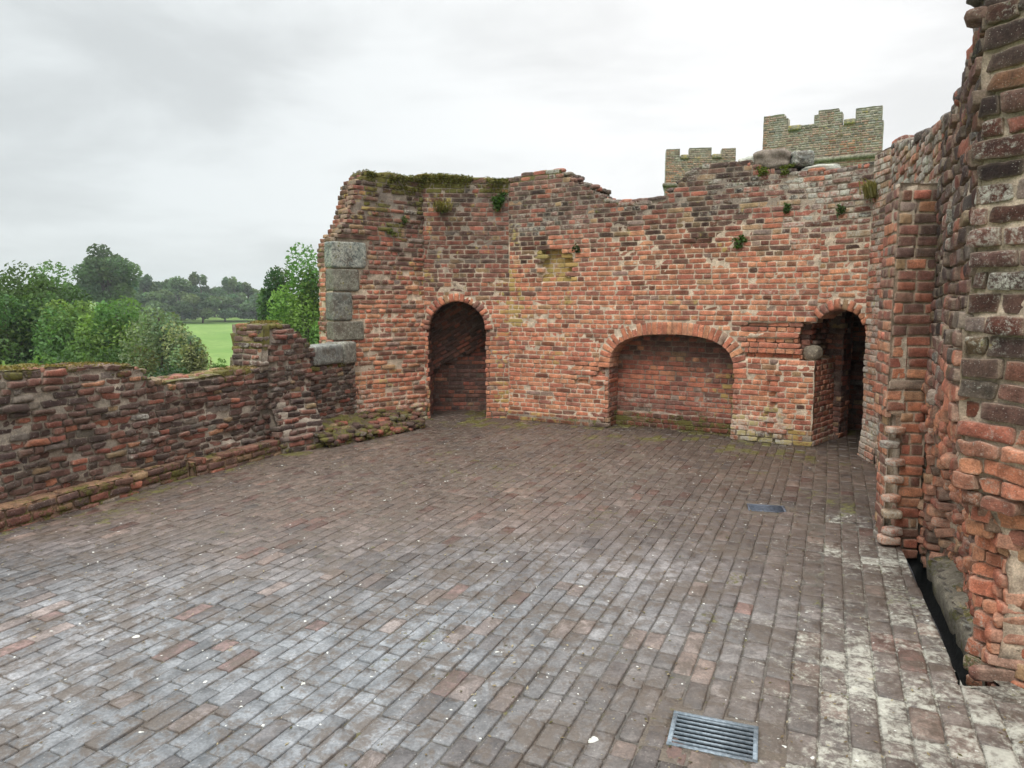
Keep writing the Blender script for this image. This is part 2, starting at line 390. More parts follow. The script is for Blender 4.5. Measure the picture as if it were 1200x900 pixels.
def slab(mb, pl, s0, s1, z0, z1, inside, depth, mortf, T, cell=0.045, mamp=0.008, seed=77):
    na, nz_ = max(2, int(round((s1 - s0) / cell))) + 1, max(2, int(round((z1 - z0) / cell))) + 1
    A, Z = np.meshgrid(np.linspace(s0, s1, na), np.linspace(z0, z1, nz_), indexing='ij')
    ca, cz = (A[:-1, :-1] + A[1:, 1:]) / 2, (Z[:-1, :-1] + Z[1:, 1:]) / 2
    m = inside(ca.ravel(), cz.ravel()).reshape(ca.shape)
    D = depth(A.ravel(), Z.ravel()).reshape(A.shape)
    Vf = pl.at(A, Z, D)
    nz = np.stack([fbm(Vf, 9, 3, seed + i) - 0.5 for i in range(3)], -1) * 2
    fine = fbm(Vf, 26, 2, seed + 8) - 0.5
    Vf = Vf + pl.e * (nz[..., 0] * .012)[..., None] + pl.n * (np.clip(nz[..., 1], -1, .6) * mamp * .5)[..., None] + np.array((0, 0, .018)) * nz[..., 2][..., None] + pl.n * (fine * mamp * 1.0)[..., None]
    nth = 5
    lay_ = [Vf]
    for t in range(1, nth):
        Vb = pl.at(A, Z, D - T * t / (nth - 1) * np.ones_like(D))
        nb = np.stack([fbm(Vb, 5, 3, seed + 20 + i) - 0.5 for i in range(3)], -1)
        lay_.append(Vb + nb * np.array((0.03, 0.03, 0.09)))
    V = np.stack(lay_, 0)                                       # nth, na, nz
    idx = np.arange(nth * na * nz_).reshape(nth, na, nz_)
    q = []
    I, J = np.where(m)
    f = idx[0]; q.append(np.stack([f[I, J], f[I + 1, J], f[I + 1, J + 1], f[I, J + 1]], 1))
    g = idx[-1]; q.append(np.stack([g[I, J], g[I, J + 1], g[I + 1, J + 1], g[I + 1, J]], 1))
    mp_ = np.zeros((m.shape[0] + 2, m.shape[1] + 2), bool); mp_[1:-1, 1:-1] = m
    for (di, dj, p0, p1) in ((-1, 0, (0, 1), (0, 0)), (1, 0, (1, 0), (1, 1)), (0, -1, (0, 0), (1, 0)), (0, 1, (1, 1), (0, 1))):
        bnd = m & ~mp_[1 + di:m.shape[0] + 1 + di, 1 + dj:m.shape[1] + 1 + dj]
        bi, bj = np.where(bnd)
        for t in range(nth - 1):
            q.append(np.stack([idx[t][bi + p0[0], bj + p0[1]], idx[t][bi + p1[0], bj + p1[1]], idx[t + 1][bi + p1[0], bj + p1[1]], idx[t + 1][bi + p0[0], bj + p0[1]]], 1))
    Q = np.concatenate(q)
    if not len(Q): return
    if mortf: c, a = mortf(np.broadcast_to(A, V.shape[:3]).ravel(), np.broadcast_to(Z, V.shape[:3]).ravel())
    else: c, a = MORT[None], np.zeros((1, 3))
    c = np.broadcast_to(c, (V[..., 0].size, 3)); a = np.broadcast_to(a, (V[..., 0].size, 3))
    P = V.reshape(-1, 3)
    c = c * (1 + 0.7 * (fbm(P, 14, 3, 5) - 0.5))[:, None]
    used = np.unique(Q); rm = np.full(len(P), -1); rm[used] = np.arange(len(used))
    mb.add(P[used], rm[Q], c[used], a[used])

def stone(mb, c, size, ax=None, col=(.3, .29, .26), aux=(0, 0, 0), pw=4.0, amp=0.1, seed=0, n=9, rotz=0.0):
    """one rounded, weathered block"""
    L = np.linspace(-1, 1, n); vs, qs, off = [], [], 0
    for k in range(3):
        for sg in (-1, 1):
            a, b = np.meshgrid(L, L, indexing='ij'); P = np.zeros(a.shape + (3,)); P[..., k] = sg; P[..., (k + 1) % 3] = a * sg; P[..., (k + 2) % 3] = b
            vs.append(P.reshape(-1, 3)); qs.append(grid_quads(n, n) + off); off += n * n
    V = np.concatenate(vs)
    V = V / (np.sum(np.abs(V) ** pw, 1) ** (1 / pw))[:, None]
    key = np.round(V * 1e4).astype(np.int64); _, first, inv = np.unique(key, axis=0, return_index=True, return_inverse=True); inv = inv.ravel()
    V = V[first]; Q = inv[np.concatenate(qs)]
    nd = fbm(V + seed * 3.1, 1.6, 3, 50 + seed) - 0.5
    V = V * (1 + nd * amp * 2.5)[:, None] + np.stack([fbm(V + seed, 4, 2, 60 + i) - 0.5 for i in range(3)], -1) * amp * 0.5
    V = V * np.asarray(size) / 2
    if ax is not None: V = V @ np.array(ax)
    elif rotz: cz, sz = math.cos(rotz), math.sin(rotz); V = V @ np.array(((cz, sz, 0), (-sz, cz, 0), (0, 0, 1)))
    V = V + np.asarray(c)
    cc = np.asarray(col)[None] * (1 + 0.8 * (fbm(V, 9, 3, 31 + seed) - 0.5))[:, None]
    mb.add(V, Q, cc, aux)

ALWAYS = lambda a, z: np.ones(np.shape(a), bool)
ZERO = lambda a, z: np.zeros(np.shape(a))
def interp(x, pts):
    p = np.array(pts); return np.interp(x, p[:, 0], p[:, 1])

# ------------------------------------------------------------------ the setting: ground far and near
def gz(x, y):
    x, y = np.asarray(x, float), np.asarray(y, float)
    out = np.maximum(np.maximum(-(x * 0.925 - y * 0.379) - 5.9, y * 0.9 - x * 0.0 - 15.0), 0.0)   # metres outside the parapet side
    low = -6.4 * sst(0, 22, out)
    far = sst(80, 270, y) * 6.3 + sst(300, 700, np.hypot(x, y)) * 10
    side = 0.05 * np.clip(-x - 0.42 * y, -60, 55) * sst(60, 220, np.hypot(x, y))
    return -0.45 + low - 0.9 * sst(25, 100, out) + far * sst(0, 22, out) + side + (fb2(x, y, 0.03, 3, 4) - 0.5) * 1.2 * sst(8, 40, out)
def ground_sheet():
    t = np.linspace(-1, 1, 261); ax = np.sign(t) * (np.abs(t) ** 2.6) * 1800
    X, Y = np.meshgrid(ax - 2, ax + 5, indexing='ij'); Z = gz(X, Y)
    mb = MB(); mb.add(np.stack([X, Y, Z], -1), grid_quads(261, 261), (.1, .15, .03))
    m, t_, b = new_mat('meadow_grass'); L = t_.links.new
    tc = N(t_, 'ShaderNodeTexCoord').outputs['Object']
    def nz(s, d): n = N(t_, 'ShaderNodeTexNoise', i_Scale=s, i_Detail=d, i_Roughness=0.65); L(tc, n.inputs['Vector']); return n.outputs['Fac']
    c = mix_n(t_, ramp_n(t_, nz(0.035, 5.0), (0.35, 0.65, 0, 1)), (.115, .215, .045), (.185, .275, .075))
    c = mix_n(t_, math_n(t_, 'MULTIPLY', ramp_n(t_, nz(0.9, 6.0), (0.4, 0.7, 0, 1)), 0.5), c, (.085, .16, .04))
    L(c, b.inputs['Base Color']); b.inputs['Roughness'].default_value = 0.95; b.inputs['Specular IOR Level'].default_value = 0.1
    o = mb.build('meadow', m); tag(o, 'green meadow falling away and rising to a far hill beyond the parapet', 'meadow', kind='structure')
ground_sheet()

# ------------------------------------------------------------------ wall planes (plan traced from the photograph)
PAR = Plane((-4.09, 4.43), (-2.04, 9.43))
QUO = Plane((-2.35, 9.2), (-1.25, 10.1))
LDW = Plane((-1.25, 10.1), (-.05, 10.09))
BCK = Plane((-.05, 10.09), (3.46, 8.06))
RDW = Plane((3.46, 8.06), (3.80, 7.62))
RET = Plane((3.80, 7.62), (3.75, 7.17))
FAR = Plane((3.75, 7.17), (2.80, 4.72))
SID = Plane((2.80, 4.72), (1.95, 3.05))
SPL = Plane((1.95, 3.05), (2.55, 1.95))
EDG = Plane((2.55, 1.95), (3.1, -1.2))

# ------------------------------------------------------------------ the brick floor
FD = unit((0.45, 1.0)); FN = np.array((FD[1], -FD[0]))          # along the rows / across them
TR = [gnd(1052, 634), gnd(1129, 808), np.array((2.07, 2.885)), np.array((2.82, 4.70))]
def in_poly(x, y, poly):
    r = np.zeros(np.shape(x), bool); n = len(poly)
    for i in range(n):
        (x0, y0), (x1, y1) = poly[i], poly[(i + 1) % n]
        c = ((y0 > y) != (y1 > y)) & (x < (x1 - x0) * (y - y0) / (y1 - y0 + 1e-12) + x0); r ^= c
    return r
G1 = dict(c=np.array((0.772, 2.545)), a=R(-20), w=0.325, h=0.235)
G2 = dict(c=(gnd(874, 593) + gnd(921.7, 596) + gnd(881.7, 590) + gnd(916.7, 604)) / 4, a=R(-14), w=0.29, h=0.2)
def in_rect(x, y, g, pad=0.0):
    dx, dy = x - g['c'][0], y - g['c'][1]; c, s = math.cos(g['a']), math.sin(g['a'])
    return (np.abs(dx * c + dy * s) < g['w'] / 2 + pad) & (np.abs(-dx * s + dy * c) < g['h'] / 2 + pad)
ROOM = [(-5.75, -1.6), (-4.0, 4.5), (-2.0, 9.6), (-1.35, 10.1), (-1.2, 11.0), (-.35, 11.0), (-.3, 10.2), (1.3, 9.5), (1.7, 9.75), (3.1, 8.9), (2.9, 8.5), (3.4, 8.15), (4.6, 9.5), (5.2, 9.1), (3.9, 7.6), (3.85, 7.1), (2.9, 4.8), (2.10, 2.95), (2.7, 1.9), (3.3, -1.6)]
def floor_z(x, y):
    return (fb2(x, y, 0.55, 2, 91) - 0.5) * 0.03
def floor_cols(x, y, n):
    lr = (x * FN[0] + y * FN[1])                                # across the rows: grows to the right wall
    blue = sst(6.4, 3.4, y) * sst(.2, -1.7, lr + 0.25 * (fb2(x, y, 0.8, 3, 5) - 0.5) * 4)  # bluish bricks at near left, with the sky's sheen painted into their colour
    blue = np.clip(blue * 0.9 + 0.6 * (fb2(x, y, 0.6, 3, 8) - 0.5), 0, 1)
    red = np.clip(sst(3.0, 5.5, y) * 0.6 + 0.9 * (fb2(x, y, 0.7, 3, 12) - 0.45), 0, 1)
    base = np.array((.128, .104, .088))[None] * np.ones((n, 1))
    base = base * (1 - blue[:, None]) + np.array((.162, .183, .205))[None] * blue[:, None]
    base = base * (1 - 0.45 * red[:, None]) + np.array((.175, .095, .066))[None] * 0.45 * red[:, None]
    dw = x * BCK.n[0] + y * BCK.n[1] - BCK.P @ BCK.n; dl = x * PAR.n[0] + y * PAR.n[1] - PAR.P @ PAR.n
    grime_shade = np.clip(np.exp(-np.maximum(dw, 0) / .16) + np.exp(-np.maximum(dl - .2, 0) / .18), 0, 1) * (.5 + fb2(x, y, 3, 2, 210))
    base = base * (1 - .5 * np.clip(grime_shade, 0, 1))[:, None]   # earth along the foot of the walls, with contact shade painted in
    r = rng.random(n)
    base = np.where((r < 0.055)[:, None], np.array((.20, .135, .105))[None] * .45 + base * .55, base)
    base = np.where((r > 0.93)[:, None], np.array((.08, .068, .066))[None] * .6 + base * .4, base)
    base = np.where(((r > 0.85) & (r < 0.87))[:, None], np.array((.17, .08, .06))[None] * .6 + base * .4, base)
    base = base * (1 - .22 * sst(3.5, 6.0, y))[:, None]
    base = np.where(((r > .5) & (r < .5 + .07 * sst(3.5, 6, y)))[:, None], np.array((.085, .045, .035))[None], base)
    base = base * rng.uniform(0.84, 1.18, (n, 1)) * (1.0 + 1.2 * (fb2(x, y, 1.4, 3, 201) - .5))[:, None] * np.array((1.0, .975, .945)) * (.82 + .28 * blue)[:, None]
    edge_r = lr                                                 # the limed strip by the right wall
    wall = (SID.P[0] * FN[0] + SID.P[1] * FN[1]) - 0.12
    lime = np.clip(sst(wall - 1.15, wall - 0.15, edge_r) * (0.62 + 0.5 * sst(4.6, 2.4, y)) * sst(7.0, 5.4, y) + 0.8 * (fb2(x, y, 1.6, 3, 77) - 0.5) * sst(wall - 1.6, wall - 0.7, edge_r), 0, 0.98)
    lime = np.clip(lime * .66, 0, .60) + 0.12 * (fb2(x, y, 0.9, 2, 21) > 0.56)
    lft = x * PAR.n[0] + y * PAR.n[1] - (PAR.P @ PAR.n)
    moss = 0.5 * np.exp(-((lft - 0.25) / 0.22) ** 2) * (fb2(x, y, 1.5, 2, 33) > 0.4) + 0.35 * (fb2(x, y, 1.3, 2, 57) > 0.66)
    moss = np.maximum(moss, 0.6 * np.exp(-(((x - 2.75) / 0.3) ** 2 + ((y - 5.75) / 0.55) ** 2)))
    moss = np.maximum(moss, .42 * np.exp(-(((x - .55) / 0.2) ** 2 + ((y - 2.36) / 0.13) ** 2)))
    moss = np.maximum(moss, 0.7 * sst(8.3, 9.6, y + 0.57 * x) * (fb2(x, y, 2.0, 2, 61) > 0.45))
    return base, np.stack([lime, np.clip(moss, 0, 1), 0.1 * (fb2(x, y, 1.1, 2, 99) > 0.62)], 1) * np.array((1, 1, 1.0))
def build_floor():
    L0_, L1_ = TR[0], TR[1]
    mb = MB(); bs, bl, bw, bv = [], [], [], []
    rw = 0.1135
    lo, hi = -9.0, 4.2
    wall_v = SID.P[0] * FN[0] + SID.P[1] * FN[1]
    k = 0; v = lo
    while v < hi:
        wdt = (0.0905 if v < wall_v - 1.0 else 0.112) * rng.uniform(0.96, 1.04); u = -4.0 + rng.uniform(0, 0.2)
        while u < 12.5:
            vmix = sst(0.6, -1.2, v + wdt)
            l = rng.choice([0.15, 0.165, 0.20, 0.225, 0.115], p=[0.28, 0.28, 0.2, 0.18, 0.06]) if rng.random() > vmix else rng.choice([0.205, 0.22, 0.165, 0.11], p=[0.45, 0.3, 0.17, 0.08])
            bs.append(u + l / 2); bl.append(l); bv.append(v + wdt / 2); bw.append(wdt); u += l
        v += wdt; k += 1
    bs, bl, bv, bw = map(np.array, (bs, bl, bv, bw))
    bv = bv + 0.03 * (fb2(bs, bv, 0.35, 2, 3) - 0.5)
    x, y = bs * FD[0] + bv * FN[0], bs * FD[1] + bv * FN[1]
    ok = in_poly(x, y, ROOM) & (y > -1.5) & ~in_rect(x, y, G1, -0.01) & ~in_rect(x, y, G2, -0.01)
    dd_ = unit(L1_ - L0_); nn2 = np.array((-dd_[1], dd_[0])); nn2 = nn2 if nn2[0] > 0 else -nn2
    al_ = (x - L0_[0]) * dd_[0] + (y - L0_[1]) * dd_[1]; ac_ = (x - L0_[0]) * nn2[0] + (y - L0_[1]) * nn2[1]
    ok &= ~((al_ > -.03) & (al_ < np.linalg.norm(L1_ - L0_) - .0) & (ac_ > .045))
    x, y, bl, bw = x[ok], y[ok], bl[ok], bw[ok]; n = len(x)
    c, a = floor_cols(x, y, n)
    fr = sst(3.2, 5.0, y + .25 * x)
    th = math.atan2(FD[1], FD[0]) + rng.normal(0, 0.012, n)
    EX = np.stack([np.cos(th), np.sin(th), rng.normal(0, 0.008, n)], 1); EZ = np.stack([-np.sin(th), np.cos(th), rng.normal(0, 0.014, n)], 1)
    EN = np.cross(EX, EZ)
    j = 0.006 * rng.uniform(0.6, 1.9, n) * (1 - .45 * fr)
    C = np.stack([x, y, floor_z(x, y) - 0.010 + rng.normal(0, 0.0022, n)], 1)
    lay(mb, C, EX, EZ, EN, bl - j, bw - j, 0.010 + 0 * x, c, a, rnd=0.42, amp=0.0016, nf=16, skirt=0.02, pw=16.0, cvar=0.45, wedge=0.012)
    d_ = L1_ - L0_; ln_ = np.linalg.norm(d_); d_ = d_ / ln_; nn_ = np.array((d_[1], -d_[0])); nn_ = nn_ if nn_[0] > 0 else -nn_
    V = mb.v[-1].copy(); rel = V[:, :2] - L0_; al, ac = rel @ d_, rel @ nn_     # the rows are cut straight along the drain slot
    cut = (al > -.1) & (al < ln_) & (ac > 0) & (ac < .2); V[cut, :2] -= ac[cut][:, None] * nn_; mb.v[-1] = V
    V = mb.v[-1].copy()
    for g_ in (G1, G2):
        c_, s_ = math.cos(g_['a']), math.sin(g_['a']); dx, dy = V[:, 0] - g_['c'][0], V[:, 1] - g_['c'][1]; lx, ly = dx * c_ + dy * s_, -dx * s_ + dy * c_
        hw, hh = g_['w'] / 2 + .004, g_['h'] / 2 + .004; ins_ = (np.abs(lx) < hw) & (np.abs(ly) < hh)
        ox, oy = hw - np.abs(lx), hh - np.abs(ly); px_ = ins_ & (ox < oy); py_ = ins_ & (ox >= oy)
        lx = np.where(px_, np.where(lx < 0, -hw, hw), lx); ly = np.where(py_, np.where(ly < 0, -hh, hh), ly)
        V[:, 0], V[:, 1] = g_['c'][0] + lx * c_ - ly * s_, g_['c'][1] + lx * s_ + ly * c_
    mb.v[-1] = V
    for g_ in (G1, G2):
        c_, s_ = math.cos(g_['a']), math.sin(g_['a']); K_ = 24; V = []
        for w_, zz in ((.0, -.03), (.0, -.003), (.035, -.004), (.10, -.006)):
            for i_ in range(4 * K_):
                sd_, f_ = i_ // K_, (i_ % K_) / K_ * 2 - 1; hw, hh = g_['w'] / 2 + w_, g_['h'] / 2 + w_
                lx, ly = [(f_ * hw, -hh), (hw, f_ * hh), (-f_ * hw, hh), (-hw, -f_ * hh)][sd_]
                X_, Y_ = g_['c'][0] + lx * c_ - ly * s_, g_['c'][1] + lx * s_ + ly * c_; V.append((X_, Y_, float(floor_z(X_, Y_)) + zz + .004 * rng.random()))
        M_ = 4 * K_; mb.add(V, [(a * M_ + i_, a * M_ + (i_ + 1) % M_, (a + 1) * M_ + (i_ + 1) % M_, (a + 1) * M_ + i_) for a in range(3) for i_ in range(M_)], (.10, .08, .06), (.15, .25, .1))
    # bed and joints
    g = 0.04; X, Y = np.meshgrid(np.arange(-6.2, 5.4, g), np.arange(-1.7, 11.2, g), indexing='ij')
    cx, cy = X[:-1, :-1] + g / 2, Y[:-1, :-1] + g / 2
    m = in_poly(cx, cy, ROOM + []) | True
    TS = [TR[0], TR[0] + (TR[1] - TR[0]) * .985, TR[3] + (TR[2] - TR[3]) * .985, TR[3]]
    m &= ~in_poly(cx, cy, TS) & ~in_poly(cx + 0.02, cy, TS) & ~in_poly(cx - .02, cy, TS) & ~in_rect(cx, cy, G1, 0.022) & ~in_rect(cx, cy, G2, 0.022)
    far_out = (cx * PAR.n[0] + cy * PAR.n[1] - PAR.P @ PAR.n) < -0.25
    m &= ~far_out & ((cx + 0.3 < 4.2) | (cy > 6.5))
    jn = fbm(np.stack([X, Y, 0 * X], -1), 6, 3, 14) - 0.5
    Z = floor_z(X, Y) - 0.009 + jn * 0.006 + .003 * sst(3.2, 5.0, Y + .25 * X)
    bed = np.stack([X, Y, Z], -1).reshape(-1, 3)
    f = sst(3.2, 6.5, Y.ravel()) * 0.6 + 0.8 * (fb2(X.ravel(), Y.ravel(), 0.8, 3, 71) - 0.5)
    f = np.clip(f, 0, 1)[:, None]
    cc = np.array((.082, .075, .064))[None] * (1 - f) + np.array((.13, .10, .075))[None] * f
    _, aa = floor_cols(X.ravel(), Y.ravel(), X.size)
    aa = np.maximum(aa * np.array((0.9, 1.0, 1.0)), np.array((0, 0.3, 0))[None])
    nx, ny = X.shape; q = grid_quads(nx, ny)[m.ravel()]
    mb.add(bed, q, cc, aa)
    o = mb.build('brick_floor', M_FLOOR)
    tag(o, 'worn brick floor in diagonal rows across the roofless chamber', 'floor', kind='structure')
build_floor()

def prism(mb, A, B, w, h, col=(.3, .3, .3), up=(0, 0, 1), bev=0.15):
    """bevelled bar from A to B"""
    A, B = np.asarray(A, float), np.asarray(B, float); e = unit(B - A); up = np.asarray(up, float)
    s = unit(np.cross(e, up)); u = np.cross(s, e); b = min(w, h) * bev
    prof = [(-w / 2 + b, -h / 2), (w / 2 - b, -h / 2), (w / 2, -h / 2 + b), (w / 2, h / 2 - b), (w / 2 - b, h / 2), (-w / 2 + b, h / 2), (-w / 2, h / 2 - b), (-w / 2, -h / 2 + b)]
    V = [P + s * x + u * y for P in (A, B) for x, y in prof]
    q = [(i, (i + 1) % 8, 8 + (i + 1) % 8, 8 + i) for i in range(8)]
    cap = [(0, 1, 2, 3), (0, 3, 4, 7), (4, 5, 6, 7)]
    q += [tuple(reversed(c)) for c in cap] + [tuple(x + 8 for x in c) for c in cap]
    mb.add(V, q, col)
def tube(mb, pts, rad, n=8, col=(.1, .08, .06), aux=(0, 0, 0)):
    pts = np.asarray(pts, float); rad = np.broadcast_to(rad, (len(pts),)); V = []
    for i, p in enumerate(pts):
        e = unit(pts[min(i + 1, len(pts) - 1)] - pts[max(i - 1, 0)]); s = unit(np.cross(e, (0.31, 0.87, 0.39) if abs(e[2]) > .9 else (0, 0, 1))); u = np.cross(s, e)
        for k in range(n): V.append(p + rad[i] * (s * math.cos(2 * math.pi * k / n) + u * math.sin(2 * math.pi * k / n)))
    q = [(i * n + k, i * n + (k + 1) % n, (i + 1) * n + (k + 1) % n, (i + 1) * n + k) for i in range(len(pts) - 1) for k in range(n)]
    mb.add(V, q, col, aux)

def grate(g, label, nb, iron):
    c0 = g['c']; z = float(floor_z(c0[0], c0[1])); c, s = math.cos(g['a']), math.sin(g['a'])
    T_ = thing('drain_grate', label, 'drain grate', (c0[0], c0[1], z), 'iron drain grates in the floor')
    P = lambda x, y, h=0.0: np.array((c0[0] + x * c - y * s, c0[1] + x * s + y * c, z + h))
    w, h, f = g['w'], g['h'], 0.018
    mb = MB()
    prism(mb, P(-w / 2, -h / 2 + f / 2, -.004), P(w / 2, -h / 2 + f / 2, -.004), f, 0.012); prism(mb, P(-w / 2, h / 2 - f / 2, -.004), P(w / 2, h / 2 - f / 2, -.004), f, 0.012)
    prism(mb, P(-w / 2 + f / 2, -h / 2 + f, -.004), P(-w / 2 + f / 2, h / 2 - f, -.004), f, 0.012); prism(mb, P(w / 2 - f / 2, -h / 2 + f, -.004), P(w / 2 - f / 2, h / 2 - f, -.004), f, 0.012)
    mb.build('frame', iron, T_, smooth=False)
    for i in range(nb):
        y = -h / 2 + f + (h - 2 * f) * (i + 0.5) / nb
        mb = MB(); prism(mb, P(-w / 2 + f, y, -.002), P(w / 2 - f, y, -.002), 0.0095, 0.010); mb.build('bar', iron, T_, smooth=False)
    mb = MB()                                                   # the gully under it
    for (a, b) in (((-1, -1), (1, -1)), ((1, -1), (1, 1)), ((1, 1), (-1, 1)), ((-1, 1), (-1, -1))):
        mb.add([P(a[0] * w / 2, a[1] * h / 2, -.02), P(b[0] * w / 2, b[1] * h / 2, -.02), P(b[0] * w / 2, b[1] * h / 2, -.30), P(a[0] * w / 2, a[1] * h / 2, -.30)], [(0, 1, 2, 3)])
    mb.add([P(-w / 2, -h / 2, -.30), P(w / 2, -h / 2, -.30), P(w / 2, h / 2, -.30), P(-w / 2, h / 2, -.30)], [(0, 1, 2, 3)])
    mb.build('gully', M_PIT, T_, smooth=False)
grate(G1, 'blue grey iron drain grate in the near floor among limed bricks', 7, M_IRON)
grate(G2, 'small dark drain grate farther back in the brick floor', 6, M_IRON2)

def channel():
    t = thing('drain_channel', 'long black open drain slot in the floor along the right wall', 'drain channel', (2.35, 3.8, -0.02))
    mb = MB(); n = 26
    L0, L1, R1, R0 = [np.array((p[0], p[1])) for p in TR]
    for i in range(n + 1):
        f = i / n; l = L0 + (L1 - L0) * f; r = R0 + (R1 - R0) * f + np.array((0.03, 0)); zf = float(floor_z(l[0], l[1]))
        w = (rng.random(6) - .5) * 0.012
        mb.add([(l[0], l[1], zf + .0 + w[0] * .3), (l[0] + .012, l[1], zf - .2), (l[0] + .05 + w[1], l[1], zf - .24), (r[0] - .03 + w[2], r[1], zf - .23), (r[0], r[1], zf - .10 + w[3]), (r[0] + .01, r[1], zf - .02)], None)
    q = [(i * 6 + k, (i + 1) * 6 + k, (i + 1) * 6 + k + 1, i * 6 + k + 1) for i in range(n) for k in range(5)]
    mb.q.append(np.array(q))
    for base in (0, n * 6): mb.q.append(np.array([(base, base + 1, base + 4, base + 5), (base + 1, base + 2, base + 3, base + 4)]))
    mb.build('lining', M_PIT, t)
    mb = MB(); pts = []
    for i in range(14):
        f = 0.03 + 0.95 * i / 13; l = L0 + (L1 - L0) * f; pts.append((l[0] + 0.045 + 0.006 * math.sin(i), l[1], -0.10))
    tube(mb, pts, 0.006, 8); mb.build('pipe', M_PIPE, t)
    # cement fillet along the wall side
    mb = MB()
    for i in range(n + 1):
        f = .92 * i / n; r = R0 + (R1 - R0) * f; zz = 0.0 + 0.045 * rng.random(); x0 = r[0] - 0.02 * rng.random() + 0.022
        mb.add([(x0, r[1], -0.16), (x0 - .012, r[1], -0.05), (x0 + .0, r[1], zz * .5 - .035), (x0 + .02 * rng.random() + .02, r[1], zz * .6 - .012), (x0 + .16, r[1], zz * .5 + .02)], None, (.19, .165, .125), (.34, .4, .35))
    mb.q.append(np.array([(i * 5 + k, (i + 1) * 5 + k, (i + 1) * 5 + k + 1, i * 5 + k + 1) for i in range(n) for k in range(4)]))
    mb.build('cement_edge', M_WALL, t)
channel()

# ------------------------------------------------------------------ parapet wall on the left
def par_top(s):
    base = interp(s, [(-6, 1.16), (0, 1.15), (.6, 1.14), (1.3, 1.13), (1.9, 1.09), (2.04, 1.06), (2.09, .95), (2.25, .915), (3.0, .93), (3.54, .94), (3.58, 1.16), (3.62, 1.37), (3.68, 1.42), (3.97, 1.42), (4.08, 1.33), (4.2, 1.24), (4.38, 1.12), (4.42, .87), (6, .87)])
    return base + 0.03 * (fb2(s, 0, 5, 2, 6) - 0.5)
def par_depth(s, z):
    flare = 0.44 - 0.30 * sst(0.25, 0.75, z) - 0.10 * sst(.7, 1.0, z)
    b = bump1(s, 3.74, 4.22 + 0.12 * sst(0.4, 1.0, z), 0.05) * flare
    rough = (fb2(s, z, 2.2, 3, 15) - 0.5) * 0.06
    return .06 * bump1(s, 3.74, 4.3, .1) + rough - 0.045 * sst(0.55, 0.8, fb2(s * .8, z * 1.5, 2.0, 2, 19))
def par_col(s, z, n):
    d = sst(2.2, 3.6, s)                                        # darker, purple brown towards the far end
    w = np.stack([  .22 - .18 * d, .35 - .2 * d, .2 - .1 * d, 1.1 + 0 * d, 2.4 + .6 * d, 4.2 + 1.2 * d, 4.2 + 1.6 * d, .5 + 0 * d, .6 + 0 * d], 1)
    c = pick(n, w) * np.array((.76, .80, .80))
    topm = sst(0.11, 0.02, par_top(s) - z)
    moss = 0.5 * topm + 0.5 * sst(0.2, 0.0, z) + 0.12
    lime = np.clip(0.22 + 0.9 * (fb2(s, z, 2.0, 2, 28) - 0.5), 0, 1)
    return c, np.stack([lime, moss, 0.25 * topm + 0.12], 1)
def par_mort(s, z):
    f = (fb2(s, z, 2.2, 3, 29))[:, None]
    c = np.array((.11, .088, .07)) * (1 - f) + np.array((.42, .36, .29)) * f
    topm = sst(0.05, -0.01, par_top(s) - z)
    return c, np.stack([0.1 + 0 * s, 0.15 + 0.6 * topm, 0.5 * topm], 1)
